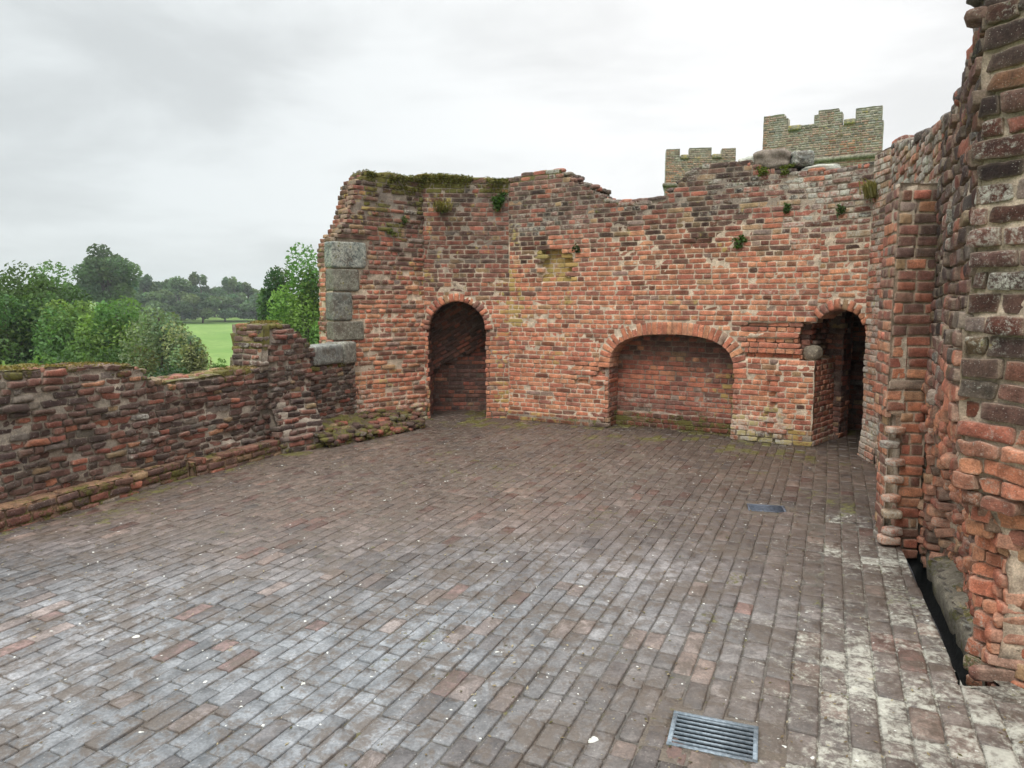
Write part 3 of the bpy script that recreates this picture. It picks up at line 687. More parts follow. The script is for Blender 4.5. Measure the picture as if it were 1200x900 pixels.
def build_parapet():
    t = thing('parapet_wall', 'low broken parapet of dark crumbling bricks along the left side', 'wall', (PAR.at(1.5, 0)[0], PAR.at(1.5, 0)[1], 0))
    mb = MB()
    ins = lambda s, z: (z < par_top(s))
    panel(mb, PAR, -5.6, 5.3, -0.15, 1.5, ins, par_depth, par_col, par_mort, ch=0.058, ln=(0.20, 0.08), joint=0.012, prot=0.016, pvar=0.013, rnd=0.36, amp=0.009, T=0.42, bond=False, wob=0.02, rag=0.035, tilt=0.045, lvar=0.22, nf=18, drop=0.012, mamp=0.010, skirt=0.12, tpl=TPL_FINE, pw=7.0, wedge=.08)
    # crumbled top: loose rounded bricks bedded along the crest
    for s in np.arange(-5.4, 4.35, 0.085):
        for off in (-0.07, -0.2, -0.33):
            if rng.random() < 0.3: continue
            ss = s + rng.uniform(-.04, .04); zt = float(par_top(np.array([ss]))[0]); dd = float(par_depth(np.array([ss]), np.array([zt - .03]))[0])
            stone(mb, PAR.at(ss, zt - 0.015 + rng.uniform(-.012, .014), dd + off), (rng.uniform(.09, .2), rng.uniform(.08, .13), rng.uniform(.045, .065)), rotz=math.atan2(PAR.e[1], PAR.e[0]) + rng.normal(0, .3), col=pick(1, [[.4, .4, .3, 1, 2, 2, 1.5, 1.5, 1.5]])[0], aux=(0.3, 0.55, 0.45), pw=4, amp=0.09, seed=int(rng.integers(99)), n=5)
    BF = Plane((-2.407, 7.606), (-2.07, 8.06)); BL = Plane((-2.75, 7.86), (-2.407, 7.606))
    lean = lambda z: .13 + .27 * sst(.05, .75, z)
    kb = dict(ch=.066, ln=(.22, .1), joint=.012, prot=.018, pvar=.013, rnd=.5, amp=.009, bond=False, tilt=.05, rag=.03, wob=.03, skirt=.12, lvar=.22, tpl=TPL_FINE)
    bw_ = lambda f: (lambda s, z: f(s, z) + (fb2(s, z, 3, 3, 95) - .5) * .06)
    panel(mb, BF, -.02, BF.L, -.08, .86, lambda s, z: s < BF.L - .1 * sst(.3, 1, z), bw_(lambda s, z: -lean(z)), lambda s, z, n: par_col(s + 3.7, z, n), par_mort, T=.3, **kb)
    panel(mb, BL, 0, BL.L, -.08, .84, lambda s, z: s < BL.L - lean(z) * .95 + .0, bw_(lambda s, z: -.05 * sst(.2, 1, z)), lambda s, z, n: par_col(s + 3.4, z, n), par_mort, T=.12, **kb)
    EP = Plane(PAR.at(3.57, 0, -.36)[:2], PAR.at(3.57, 0, .035)[:2])
    panel(mb, EP, 0, EP.L, .9, 1.40, ALWAYS, lambda s, z: .06 * sst(1.4, .95, z) + (fb2(s, z, 5, 2, 3) - .5) * .03, lambda s, z, n: par_col(s + 3.5, z * .9, n), par_mort, ch=.066, ln=(.2, .1), joint=.016, prot=.016, pvar=.01, rnd=.5, amp=.007, T=.1, bond=False, tilt=.04, rag=.025, skirt=.1)
    mb.build('brickwork', M_WALL, t)
    # brick bench at its foot, in two lengths
    for (a, b, dp, hh) in ((-5.6, 2.42, 0.175, 0.165), (2.45, 3.72, 0.185, 0.13)):
        mb = MB()
        dep = lambda s, z, a=a, b=b, dp=dp: dp - (0.085 * sst(b - 1.0, b - .3, s) if b < 3 else 0.05 * sst(a + .4, a, s)) + (fb2(s, z, 3, 2, 44) - .5) * 0.03
        tp = lambda s, hh=hh: hh + 0.02 * (fb2(s, 3, 3, 2, 45) - .5)
        cf = lambda s, z, n: (pick(n, [[.15, .3, .1, 1.2, 2.5, 3, 1.6, .8, .8]]) * .8, np.stack([0.25 + 0 * s, 0.5 + 0 * s, 0.2 + 0 * s], 1))
        mf = lambda s, z: (np.array((.2, .13, .085))[None] * (0.8 + 0.5 * fb2(s, z, 3, 2, 9))[:, None], np.stack([0.1 + 0 * s, 0.55 + 0 * s, 0.3 + 0 * s], 1))
        panel(mb, PAR, a, b, -0.04, hh, lambda s, z: z < tp(s), dep, cf, mf, ch=0.066, ln=(.22, .12), joint=0.014, prot=0.012, rnd=.55, amp=.006, T=0.3, bond=False, tilt=.02, rag=.02, wob=.012, skirt=.12)
        for s in np.arange(a + .1, b - .05, 0.21):
            D = float(dep(np.array([s]), np.array([.1]))[0])
            if D < 0.09: continue
            stone(mb, PAR.at(s + rng.uniform(-.02, .02), hh - 0.02, D - 0.085), (0.205, min(0.17, D), 0.055), rotz=math.atan2(PAR.e[1], PAR.e[0]) + rng.normal(0, .04), col=np.array((.24, .14, .085)) * rng.uniform(.8, 1.15), aux=(0.15, 0.5, 0.4), pw=7, amp=0.04, seed=int(rng.integers(99)), n=6)
        mb.build('bench_ledge', M_WALL, t)
    # sandstone sill between the stub and the quoins
    ang = math.atan2(PAR.e[1], PAR.e[0])
    for (a, b, z0, z1, col) in ((4.40, 5.02, .885, 1.135, (.19, .2, .185)), (5.03, 5.30, .86, 1.15, (.2, .195, .165))):
        mb = MB(); stone(mb, PAR.at((a + b) / 2, (z0 + z1) / 2, -0.12), (b - a, 0.34, z1 - z0), rotz=ang, col=col, aux=(0.42, 0.12, 0.1), pw=9, amp=0.03, seed=int(a * 7), n=12)
        o = mb.build('sill_stone', M_STONE, t)
    # mossy bank in the corner beyond the buttress
    mb = MB(); pts = [np.array((-2.10, 8.02)), gnd(430, 515), gnd(470, 507), gnd(499, 500)]
    back = [PAR.at(4.05, 0, .1)[:2], PAR.at(4.9, 0)[:2], QUO.at(.55, 0)[:2], QUO.at(1.2, 0)[:2]]
    nU, nV = 60, 22; V = np.zeros((nU, nV, 3))
    for i in range(nU):
        f = i / (nU - 1) * 3; k = min(int(f), 2); r = f - k
        p = pts[k] * (1 - r) + pts[k + 1] * r; b = back[k] * (1 - r) + back[k + 1] * r
        for j in range(nV):
            g = j / (nV - 1); h = interp(g, [(0, -.02), (.05, .05), (.12, .11), (.4, .15), (1, .24)]) * (1 - .35 * i / nU)
            V[i, j] = (*(p * (1 - g) + b * g), h)
    nn = fbm(V, 9, 4, 3) - .5; V[..., 2] += nn * 0.11 + (fbm(V, 30, 2, 4) - .5) * .025; V[..., 0] += (fbm(V, 12, 3, 8) - .5) * .05
    mb.add(V.reshape(-1, 3), grid_quads(nU, nV), np.array((.10, .072, .05)), np.array((0.12, 0.62, 0.3)))
    for i in range(120):
        f = rng.uniform(0, 2.9); k = int(f); r = f - k; p = pts[k] * (1 - r) + pts[k + 1] * r; b = back[k] * (1 - r) + back[k + 1] * r; g = rng.uniform(0.0, .16) if i < 70 else rng.uniform(.1, .95)
        q = p * (1 - g) + b * g
        stone(mb, (q[0], q[1], rng.uniform(.015, .09) if i < 70 else .11 + .09 * g), (rng.uniform(.09, .18), rng.uniform(.08, .12), .055), rotz=.8 + rng.normal(0, .3), col=pick(1, [[.05, .15, .05, .7, 2, 3, 2.4, .6, .6]])[0] * .85, aux=(0.25, .55, .2), amp=.1, seed=i, n=5)
    mb.build('mossy_bank', M_WALL, t)
build_parapet()

# ------------------------------------------------------------------ the wall with the left doorway and the stone quoins
DC, DHW, DSP, DRI, DRING = 0.465, 0.40, 1.27, 0.40, 0.115        # centre, half width, springing, rise, ring
def in_arch(s, z, c, hw, sp, ri, p=2.0):
    s, z = np.asarray(s, float), np.asarray(z, float)
    t = np.abs(s - c) / hw; lim = sp + ri * np.clip(1 - np.clip(t, 0, 1) ** p, 0, 1) ** (1 / p)
    return (t < 1) & (z < lim)
def arch_ring(mb, pl, c, hw, sp, ri, p, ring, step, colf, off=0.0, prot=.016, a0=0.0, a1=math.pi, amp=.004, rnd=.4, skirt=0.11, jit=0.0):
    th = np.linspace(math.pi - a0, math.pi - a1, 400); ct, st = np.cos(th), np.sin(th)
    x = c + hw * np.sign(ct) * np.abs(ct) ** (2 / p); z = sp + ri * np.abs(st) ** (2 / p)
    ds = np.hypot(np.diff(x), np.diff(z)); L = np.concatenate([[0], np.cumsum(ds)]); n = max(3, int(round(L[-1] / step)))
    q = (np.arange(n) + .5) / n * L[-1]; qx, qz = np.interp(q, L, x), np.interp(q, L, z)
    e = L[-1] / n / 2; tx, tz = np.interp(q + e, L, x) - np.interp(q - e, L, x), np.interp(q + e, L, z) - np.interp(q - e, L, z)
    m = np.hypot(tx, tz); tx, tz = tx / m, tz / m; nx, nz_ = -tz, tx
    r = ring * (1 + rng.normal(0, 0.02, n)) 
    ax, az = qx + nx * r / 2, qz + nz_ * r / 2
    up = np.array((0, 0, 1.0)); EX = pl.e[None] * nx[:, None] + up * nz_[:, None]; EZ = pl.e[None] * tx[:, None] + up * tz[:, None]
    cc, aux = colf(ax, az, n)
    wd = m * (1 + 0.5 * ring * 0.55 / max(ri, .2)) if False else np.full(n, L[-1] / n)
    lay(mb, pl.at(ax, az, off + rng.normal(0, jit, n)), EX, -EZ, pl.n, r, wd * 1.10 - 0.008, prot + rng.normal(0, .004, n), cc, aux, rnd=rnd, amp=amp, skirt=skirt, edge_col=MORT, pw=14, wedge=.02)

def quo_left(z):   # broken left edge of the wall, as s on QUO against height
    return interp(z, [(-1, -.02), (1.1, -.02), (2.42, .0), (2.44, .04), (2.5, .09), (2.62, .17), (2.75, .24), (3.0, .32), (3.1, .34), (3.2, .38), (3.27, .47), (3.36, .56), (3.5, .7)])
def quo_top(s): return 3.36 + 0.03 * (fb2(s, 0, 6, 2, 3) - .5)
QST = [(0.02, .52, 2.10, 2.44), (0.03, .41, 1.80, 2.09), (0.02, .30, 1.42, 1.79), (0.02, .46, 1.16, 1.41)]   # the four quoin stones
def quo_in(s, z):
    m = (s > quo_left(z)) & (z < quo_top(s)) & (s < 1.44)
    for a, b, c, d in QST: m &= ~((s > a - .012) & (s < b + .012) & (z > c - .005) & (z < d + .008))
    return m
def quo_in_core(s, z): return (s > quo_left(z) + .05) & (z < quo_top(s)) & (s < 1.44)
def quo_depth(s, z):
    low = sst(.8, .2, z)
    return (fb2(s, z, 2.0, 3, 61) - .5) * (0.035 + 0.07 * low) + 0.03 * sst(2.4, 2.6, z) * sst(.9, .3, s)
def dw_weights(s, z, dark0=2.0):
    hi = sst(1.35, 2.3, z + 0.4 * (fb2(s, z, 1.2, 3, 9) - .5)); tp = sst(2.75, 3.2, z)
    return np.stack([2.2 * (1 - hi) + .12, 2.2 * (1 - hi) + .3, 1.7 * (1 - hi) + .1, 1.2 + .9 * hi * (1 - tp), 1.0 + 1.8 * hi, .6 + 3 * hi, .25 + 1.4 * hi + 2.6 * tp, .45 + .6 * hi, .3 + .3 * hi], 1)
def quo_col(s, z, n):
    c = pick(n, dw_weights(s, z)) * (1 - .25 * sst(2.0, 2.8, z))[:, None]
    c = np.where((rng.random(n) < .1)[:, None], c * .5, c)
    moss = 0.95 * sst(3.1, 3.3, z) * (s > .5) + 0.55 * sst(2.3, 2.7, z) * (fb2(s, z, 3, 2, 71) > .5) + 0.35 * sst(.35, .05, z) + .1
    lime = np.clip(.18 + .5 * sst(.9, .2, z) + .8 * (fb2(s, z, 2.4, 2, 74) - .5), 0, .9)
    return c, np.stack([lime, np.clip(moss, 0, 1), np.clip(.3 + 1.0 * (fb2(s, z, 1.6, 2, 75) - .5), 0, .8)], 1)
def gen_mort(dark, seed):
    def f(s, z):
        d = np.clip(dark(s, z), 0, 1)[:, None]
        c = np.array((.52, .415, .31)) * (1 - d) + np.array((.20, .165, .135)) * d
        top = sst(3.2, 3.36, z)
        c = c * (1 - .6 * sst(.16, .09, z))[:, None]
        return c, np.stack([.15 + 0 * s, .08 + .7 * top + .35 * sst(.16, .09, z), .15 + 0 * s], 1)
    return f
quo_mort = gen_mort(lambda s, z: sst(1.6, 2.5, z) * .8 + .6 * (fb2(s, z, 2, 3, 77) - .4), 1)
def ld_top(s): return interp(s, [(-1, 3.40), (.3, 3.41), (1.0, 3.35), (1.3, 3.34)]) + .02 * (fb2(s, 0, 6, 2, 4) - .5)
def ld_in(s, z):
    r = DRING + .004
    op = in_arch(s, z, DC, DHW + r, DSP, DRI + r) & (z > DSP - .02) | in_arch(s, z, DC, DHW, DSP, DRI)
    return (z < ld_top(s)) & ~op
def ld_core(s, z): return (z < ld_top(s)) & ~in_arch(s, z, DC, DHW + .05, DSP, DRI + .05)
def ld_depth(s, z): return (fb2(s + 9, z, 1.6, 3, 81) - .5) * .03
def ld_col(s, z, n):
    c = pick(n, dw_weights(s, z) * np.array((1, 1, 1, 1.2, 1.3, 1.1, .8, .9, .8)))
    st = fb2(s * 2.2, z * .3, 1.6, 3, 112); c = c * (1 - .45 * sst(.48, .62, st) * sst(1.5, 2.2, z))[:, None] * (1 - .12 * sst(1.4, 2.2, z))[:, None]
    corner = sst(.85, 1.2, s)
    moss = 0.95 * sst(3.05, 3.22, z + .25 * (fb2(s, z, 3, 2, 85) - .5) * 2) + .25 * sst(2.2, 2.8, z) + .06
    yel = np.clip(.25 + .45 * corner * sst(2.9, 1.8, z) + 1.1 * (fb2(s, z * .6, 1.5, 2, 86) - .5), 0, .85)
    return c, np.stack([np.clip(.12 + .7 * (fb2(s, z, 2.2, 2, 87) - .5), 0, .8), np.clip(moss, 0, 1), yel], 1)
def ring_col(wt, aux=(.15, .05, .1)):
    return lambda s, z, n: (pick(n, [wt]), np.broadcast_to(np.array(aux), (n, 3)))
ORANGE = [3, 2.4, 2.4, 1.2, .4, .2, .1, .2, .1]
LOBBY_SHADE = [.25, .5, .1, 1.6, 2, 2.4, 1.6, .1, .2]  # dark brick mix: the shade inside the lobby is painted into it

def build_door_wall():
    t = thing('doorway_wall', 'tall brown brick wall section with the left arched doorway, stone quoins and mossy top', 'wall', (-1.25, 9.9, 0))
    mb = MB()
    panel(mb, QUO, 0, 1.44, -.1, 3.45, quo_in, quo_depth, quo_col, quo_mort, core=False, rag=.02, amp=.006, prot=.014, pvar=.01, tilt=.025, wob=.012, skirt=.16, joint=.013)
    slab(mb, QUO, 0, 1.44, -.1, 3.45, quo_in_core, quo_depth, quo_mort, .34)
    EQ = Plane(QUO.at(0, 0, -.36)[:2], QUO.at(0, 0, -.05)[:2])
    panel(mb, EQ, 0, EQ.L, .9, 3.36, lambda s, z: (z > 2.44) | (s < EQ.L - .12), lambda s, z: -quo_left(z) - .03 + (fb2(s, z, 4, 2, 3) - .5) * .04, lambda s, z, n: quo_col(s + .2, z, n), quo_mort, T=.06, rag=.02, amp=.007, prot=.014, pvar=.012, tilt=.03, joint=.013, skirt=.12)
    panel(mb, LDW, 0.0, 1.22, -.1, 3.45, ld_in, ld_depth, ld_col, quo_mort, core=False, rag=.012, amp=.005)
    slab(mb, LDW, -.1, 1.25, -.1, 3.45, ld_core, ld_depth, quo_mort, .5)
    # loose crest bricks
    for pl, a, b, tp in ((QUO, .6, 1.4, quo_top), (LDW, 0, 1.2, ld_top)):
        for s in np.arange(a, b, .11):
            for off in (-.04, -.17, -.3, -.43):
                z = float(tp(np.array([s]))[0]); stone(mb, pl.at(s + rng.uniform(-.03, .03), z - .01 + rng.uniform(-.015, .012), off), (rng.uniform(.12, .21), .1, .055), rotz=math.atan2(pl.e[1], pl.e[0]) + rng.normal(0, .15), col=pick(1, [[0, .2, 0, .5, 1, 2, 3, .5, .8]])[0], aux=(.2, .8, .3), amp=.08, seed=int(rng.integers(99)), n=5)
    mb.build('brickwork', M_WALL, t)
    mb = MB(); arch_ring(mb, LDW, DC, DHW, DSP, DRI, 2, DRING, .066, ring_col([1.6, 2, 1, 2, 1, .6, .3, .3, .2]), off=.0, prot=.02, amp=.006, rnd=.6, jit=.006, skirt=.2)
    mb.build('door_arch', M_WALL, t)
    # the lobby behind the doorway, with its slanting stair vault
    mb = MB(); x0, x1 = LDW.P[0] + DC - DHW - .02, LDW.P[0] + DC + DHW + .02
    cf = lambda s, z, n: (pick(n, [LOBBY_SHADE]) * (.8 - .3 * sst(.8, 1.4, z))[:, None], np.broadcast_to(np.array((.1, .05, 0)), (n, 3))); mf = lambda s, z: (np.array((.12, .085, .07))[None] * np.ones((len(s), 1)), np.zeros((len(s), 3)))  # painted shade, deepening towards the vault
    BK = Plane((x0 - .3, 10.82), (x1 + .25, 10.82))
    split = lambda s: .62 + .52 * (s - .3)
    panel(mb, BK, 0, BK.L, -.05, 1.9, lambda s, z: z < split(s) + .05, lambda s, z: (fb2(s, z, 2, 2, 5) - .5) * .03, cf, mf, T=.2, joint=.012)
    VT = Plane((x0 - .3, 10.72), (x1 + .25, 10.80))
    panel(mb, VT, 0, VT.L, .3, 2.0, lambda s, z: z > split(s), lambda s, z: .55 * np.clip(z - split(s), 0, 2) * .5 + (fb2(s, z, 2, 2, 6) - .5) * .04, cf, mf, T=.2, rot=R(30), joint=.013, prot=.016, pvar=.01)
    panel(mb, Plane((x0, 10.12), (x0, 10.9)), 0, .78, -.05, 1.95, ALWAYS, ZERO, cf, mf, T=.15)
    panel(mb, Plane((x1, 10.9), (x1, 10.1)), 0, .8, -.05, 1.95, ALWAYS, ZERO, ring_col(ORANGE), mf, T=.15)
    mb.build('lobby_brickwork', M_WALL, t)
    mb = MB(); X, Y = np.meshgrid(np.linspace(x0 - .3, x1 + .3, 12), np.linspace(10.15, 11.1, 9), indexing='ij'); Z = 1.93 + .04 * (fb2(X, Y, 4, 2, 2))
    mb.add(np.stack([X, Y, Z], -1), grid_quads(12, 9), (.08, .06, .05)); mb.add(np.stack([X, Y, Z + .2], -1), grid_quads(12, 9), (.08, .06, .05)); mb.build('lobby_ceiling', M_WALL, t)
    ang = math.atan2(QUO.e[1], QUO.e[0])
    for i, (a, b, z0, z1) in enumerate(QST):
        mb = MB(); stone(mb, QUO.at((a + b) / 2, (z0 + z1) / 2, -.07), (b - a, .22, z1 - z0 - .004), rotz=ang, col=[(.10, .118, .112), (.15, .145, .115), (.135, .138, .12), (.155, .145, .112)][i], aux=(.62 if i == 0 else .42, .3, .2), pw=16, amp=.035, seed=20 + i, n=19)
        o = mb.build('quoin_stone', M_STONE, t)
build_door_wall()

# ------------------------------------------------------------------ the fireplace wall
FC, FHW, FSP, FRI, FRING, FP = 2.345, 0.80, 0.80, 0.455, 0.155, 2.7
def bk_top(s):
    return interp(s, [(-.2, 3.36), (.03, 3.40), (.12, 3.43), (.2, 3.44), (.26, 3.47), (.80, 3.46), (.86, 3.40), (.97, 3.31), (1.0, 3.24), (1.24, 3.23), (1.3, 3.13), (1.41, 3.03), (1.5, 2.99), (2.25, 3.0), (2.32, 3.06), (2.42, 3.16), (2.5, 3.24), (2.62, 3.31), (2.8, 3.34), (3.3, 3.33), (3.45, 3.25), (4.2, 3.2)]) - .05 - .05 * sst(3.2, 3.6, s) + .03 * (fb2(s, 1, 7, 2, 12) - .5)
def fp_open(s, z, e=0.0): return in_arch(s, z, FC, FHW + e, FSP, FRI + e, FP)
def bk_hole(s, z): return (s > .49 + .03 * np.sin(z * 40)) & (s < 1.0 - .2 * sst(2.25, 2.4, z) + .03 * np.sin(z * 55)) & (z > 1.95) & (z < 2.40)
def bk_in(s, z):
    op = (fp_open(s, z, FRING + .006) & (z > FSP - .015)) | fp_open(s, z)
    rag = (s > 3.86 + .12 * (fb2(s * 3, z * 3, 4, 2, 401) - .3) + .16 * np.abs(z - 1.2)) & (z > 1.0) & (z < 1.42)
    return (z < bk_top(s)) & ~op & (s < 4.06) & ~rag
def bk_core(s, z): return (z < bk_top(s) - .02) & ~fp_open(s, z, .06) & ~((s > 3.84 + .15 * np.abs(z - 1.2)) & (z > 1.0) & (z < 1.42))
def bk_depth(s, z):
    d = (fb2(s, z, 1.3, 3, 21) - .5) * .025
    d = d - .11 * bk_hole(s, z)
    er = bump1(s, 3.32, 3.85, .12) * bump1(z, 1.02, 1.42, .05) * (.4 + fb2(s, z * 2.4, 4, 3, 25))      # the eroded hollow left of the right door
    d = d - .085 * er * (.55 + .6 * np.sign(np.sin(z * 38)))
    d = d - .05 * bump1(s, 1.05, 1.5, .1) * bump1(z, .55, .98, .05) * (fb2(s, z * 3, 5, 3, 26) > .5)
    d = d + .05 * sst(3.62, 3.7, s) * sst(.98, .95, z)                                                  # rebuilt pier by the right door
    d = d + .06 * bump1(s, 3.2, 3.66, .08) * sst(.55, .1, z) * fb2(s, z, 5, 2, 27)
    d = d + .055 * sst(.10, .08, z) * (1 - sst(1.42, 1.5, s))
    d = d - .05 * bump1(s, 2.62, 2.78, .05) * bump1(z, 2.36, 2.46, .015)
    return d
def bk_col(s, z, n):
    zz = z + .5 * (fb2(s, z, 1.1, 3, 101) - .5)
    hi = sst(1.9, 2.75, zz); tp = sst(2.75, 3.15, zz + .35 * sst(1.9, 1.4, np.abs(s - 1.4) * 1.0))
    w = np.stack([3.2 * (1 - hi) + .25, 2.6 * (1 - hi) + .6, 2.6 * (1 - hi) + .2, 1.3 + 1.5 * hi * (1 - tp), .7 + 1.8 * hi, .4 + 1.9 * hi + .6 * tp, .16 + .8 * hi + 4.0 * tp, .32 + .5 * hi, .25 + .5 * hi], 1)
    c = pick(n, w)
    st = fb2(s * 1.7, z * .35, 1.6, 3, 111); c = c * (1 - .5 * sst(.5, .66, st) * sst(1.6, 2.6, z))[:, None]
    c = np.where((rng.random(n) < .045 + .16 * hi)[:, None], c * .42, c)
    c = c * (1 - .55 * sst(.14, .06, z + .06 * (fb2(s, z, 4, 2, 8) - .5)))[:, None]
    lf = sst(.35, .0, s)                                        # yellow run beside the inner corner
    yel = np.clip(.16 + .6 * lf * sst(3.0, 2.6, z) * sst(.9, 1.4, z) + .9 * bk_hole(s, z) + 1.0 * (fb2(s, z, 1.3, 3, 103) - .52) + .5 * sst(.22, .05, z) * (s < .8) + .45 * bump1(s, 3.2, 3.9, .2) * sst(.8, .3, z), 0, .95)
    lime = np.clip(.14 + .9 * (fb2(s, z, 1.8, 3, 105) - .5) + .75 * bump1(s, 3.2, 3.75, .15) * sst(.65, .1, z) + .32 * sst(3.3, 3.9, s) * sst(1.0, 2.2, z) + .35 * tp * (fb2(s, z, 3, 2, 2) > .5), 0, .9)
    moss = .05 + .3 * sst(.16, .0, z) + .25 * tp
    return c, np.stack([lime, np.clip(moss + 0 * s, 0, 1), yel], 1)
bk_mort = gen_mort(lambda s, z: sst(2.2, 2.9, z) * .85 + .7 * (fb2(s, z, 1.6, 3, 107) - .5), 2)
def rd_top(s): return 3.08 + .05 * s + .04 * (fb2(s, 2, 6, 2, 13) - .5)
def rd_open(s, z, e=0.0): return in_arch(s, z, .27, .31 + e, 1.22, .36 + e) 
def rd_in(s, z): return (z < rd_top(s)) & ~((rd_open(s, z, .115) & (z > 1.2)) | (z < 1.21))
def build_fire_wall():
    t = thing('fireplace_wall', 'ruined red brick back wall with the wide arched fireplace and a doorway at its right end', 'wall', (1.7, 9.0, 0))
    mb = MB()
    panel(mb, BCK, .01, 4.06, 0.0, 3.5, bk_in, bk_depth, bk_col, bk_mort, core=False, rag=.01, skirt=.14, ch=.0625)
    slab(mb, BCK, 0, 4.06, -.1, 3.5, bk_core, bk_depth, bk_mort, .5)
    for k, zc in enumerate((3.0, 2.0, 1.0)): pass
    # crest rubble
    for s in np.arange(.05, 4.0, .1):
        z = float(bk_top(np.array([s]))[0])
        for off in (-.05, -.18, -.31, -.44):
            stone(mb, BCK.at(s + rng.uniform(-.03, .03), z - .012 + rng.uniform(-.02, .018), off), (rng.uniform(.1, .2), .1, rng.uniform(.05, .065)), rotz=math.atan2(BCK.e[1], BCK.e[0]) + rng.normal(0, .2), col=pick(1, [[.1, .2, 0, .5, 1, 2, 3.4, .3, 1.2]])[0], aux=(.38, .15, .1), amp=.09, seed=int(rng.integers(99)), n=5)
    rd_col = lambda s, z, n: bk_col(s + 3.6, z, n)
    panel(mb, RDW, 0.0, RDW.L, 1.2, 3.4, rd_in, lambda s, z: (fb2(s, z, 2, 3, 31) - .5) * .05, rd_col, bk_mort, core=False, rag=.01, joint=.014, amp=.005)
    slab(mb, RDW, -.02, RDW.L + .02, 1.0, 3.4, lambda s, z: (z < rd_top(s)) & ~rd_open(s, z, .06) & (z > 1.2), lambda s, z: (fb2(s, z, 2, 3, 31) - .5) * .05, bk_mort, .5)
    for s in np.arange(.0, .55, .1):
        for off in (-.05, -.2, -.35): stone(mb, RDW.at(s, float(rd_top(np.array([s]))[0]) - .01, off), (.17, .1, .06), rotz=-.9 + rng.normal(0, .2), col=pick(1, [[.2, .4, 0, .5, 1, 2, 2.4, .3, 1.2]])[0], aux=(.4, .15, .1), amp=.09, seed=int(rng.integers(99)), n=5)
    mb.build('brickwork', M_WALL, t)
    # fireplace arch and hearth niche
    mb = MB(); arch_ring(mb, BCK, FC, FHW, FSP, FRI, FP, FRING, .0635, ring_col([3, 2, 3.4, .8, .1, .05, 0, .25, .1], (.12, 0, .08)), prot=.010, amp=.0025, rnd=.3, skirt=.33)
    mb.build('fireplace_arch', M_WALL, t)
    mb = MB(); ND = .34
    jl, jr = BCK.at(FC - FHW, 0), BCK.at(FC + FHW, 0); bn = -BCK.n * ND
    NB = Plane((jl + bn - BCK.e * .12)[:2], (jr + bn + BCK.e * .12)[:2])
    def nb_col(s, z, n):
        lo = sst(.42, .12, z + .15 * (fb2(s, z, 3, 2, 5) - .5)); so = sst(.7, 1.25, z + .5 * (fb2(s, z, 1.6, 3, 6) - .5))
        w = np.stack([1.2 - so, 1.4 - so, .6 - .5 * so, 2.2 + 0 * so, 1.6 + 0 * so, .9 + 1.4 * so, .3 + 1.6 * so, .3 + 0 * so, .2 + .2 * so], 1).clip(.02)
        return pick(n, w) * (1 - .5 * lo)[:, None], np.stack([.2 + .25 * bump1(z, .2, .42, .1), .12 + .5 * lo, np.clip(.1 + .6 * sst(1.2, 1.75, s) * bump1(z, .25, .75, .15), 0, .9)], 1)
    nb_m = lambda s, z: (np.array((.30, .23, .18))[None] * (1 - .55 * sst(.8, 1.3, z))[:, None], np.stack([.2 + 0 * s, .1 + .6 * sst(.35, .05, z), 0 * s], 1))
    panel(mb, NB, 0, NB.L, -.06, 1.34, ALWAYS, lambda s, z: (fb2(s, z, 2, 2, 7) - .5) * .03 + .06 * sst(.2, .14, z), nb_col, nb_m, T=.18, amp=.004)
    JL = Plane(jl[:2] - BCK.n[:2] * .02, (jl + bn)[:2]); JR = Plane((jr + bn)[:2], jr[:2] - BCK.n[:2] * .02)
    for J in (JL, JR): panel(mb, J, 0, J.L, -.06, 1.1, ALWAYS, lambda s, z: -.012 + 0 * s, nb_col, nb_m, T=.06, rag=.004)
    th = np.linspace(0, math.pi, 60); ct, st = np.cos(th), np.sin(th); V = []
    for k in range(6):
        f = -.02 - k / 5 * (ND + .05); V.append(BCK.at(FC + (FHW + .012) * np.sign(ct) * np.abs(ct) ** (2 / FP), FSP + (FRI + .012) * np.abs(st) ** (2 / FP), f))
    mb.add(np.array(V).reshape(-1, 3), grid_quads(6, 60), (.13, .085, .07), (.15, .05, 0))
    mb.build('fireplace_niche', M_WALL, t)
    # the right doorway: rebuilt pier, round stone, broken reveal, inner jamb, dark passage
    mb = MB(); arch_ring(mb, RDW, .27, .30, 1.22, .36, 2, .115, .066, ring_col([2, 2, 1.6, 1.5, .8, .5, .2, .4, .2], (.2, .05, .1)), prot=.02, amp=.007, rnd=.65, skirt=.3, jit=.014, a0=.75)
    mb.build('door_arch', M_WALL, t)
    P0 = BCK.at(4.03, 0)[:2]; rv = unit((.62, .66)); P1 = P0 + rv * .68
    RV = Plane(P0 + RDW.n[:2] * -.0, P1)
    mb = MB()
    pcol = lambda s, z, n: (pick(n, [[1.2, 1.6, .8, 2.4, 1.4, 1.0, .6, .6, .5]]), np.stack([.3 + .3 * sst(.3, 0, z), .1 + .3 * sst(.15, 0, z), .2 + 0 * s], 1))
    panel(mb, RV, .0, RV.L, -.06, .99, ALWAYS, lambda s, z: .015 + .03 * sst(.3, 0, z), pcol, lambda s, z: (np.array((.4, .33, .25))[None] * np.ones((len(s), 1)), np.stack([.3 + 0 * s, .1 + 0 * s, .1 + 0 * s], 1)), T=.3, ch=.0625, rag=.006)
    RV2 = Plane(P0 - RV.n[:2] * .10 + rv * .12, P1 - RV.n[:2] * .10 + rv * .1)
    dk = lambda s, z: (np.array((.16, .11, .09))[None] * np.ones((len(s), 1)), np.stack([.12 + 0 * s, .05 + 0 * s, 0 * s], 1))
    scol = ring_col([.3, .7, .2, 1.6, 2, 2.4, 1.6, .3, .5], (.15, .05, .05))
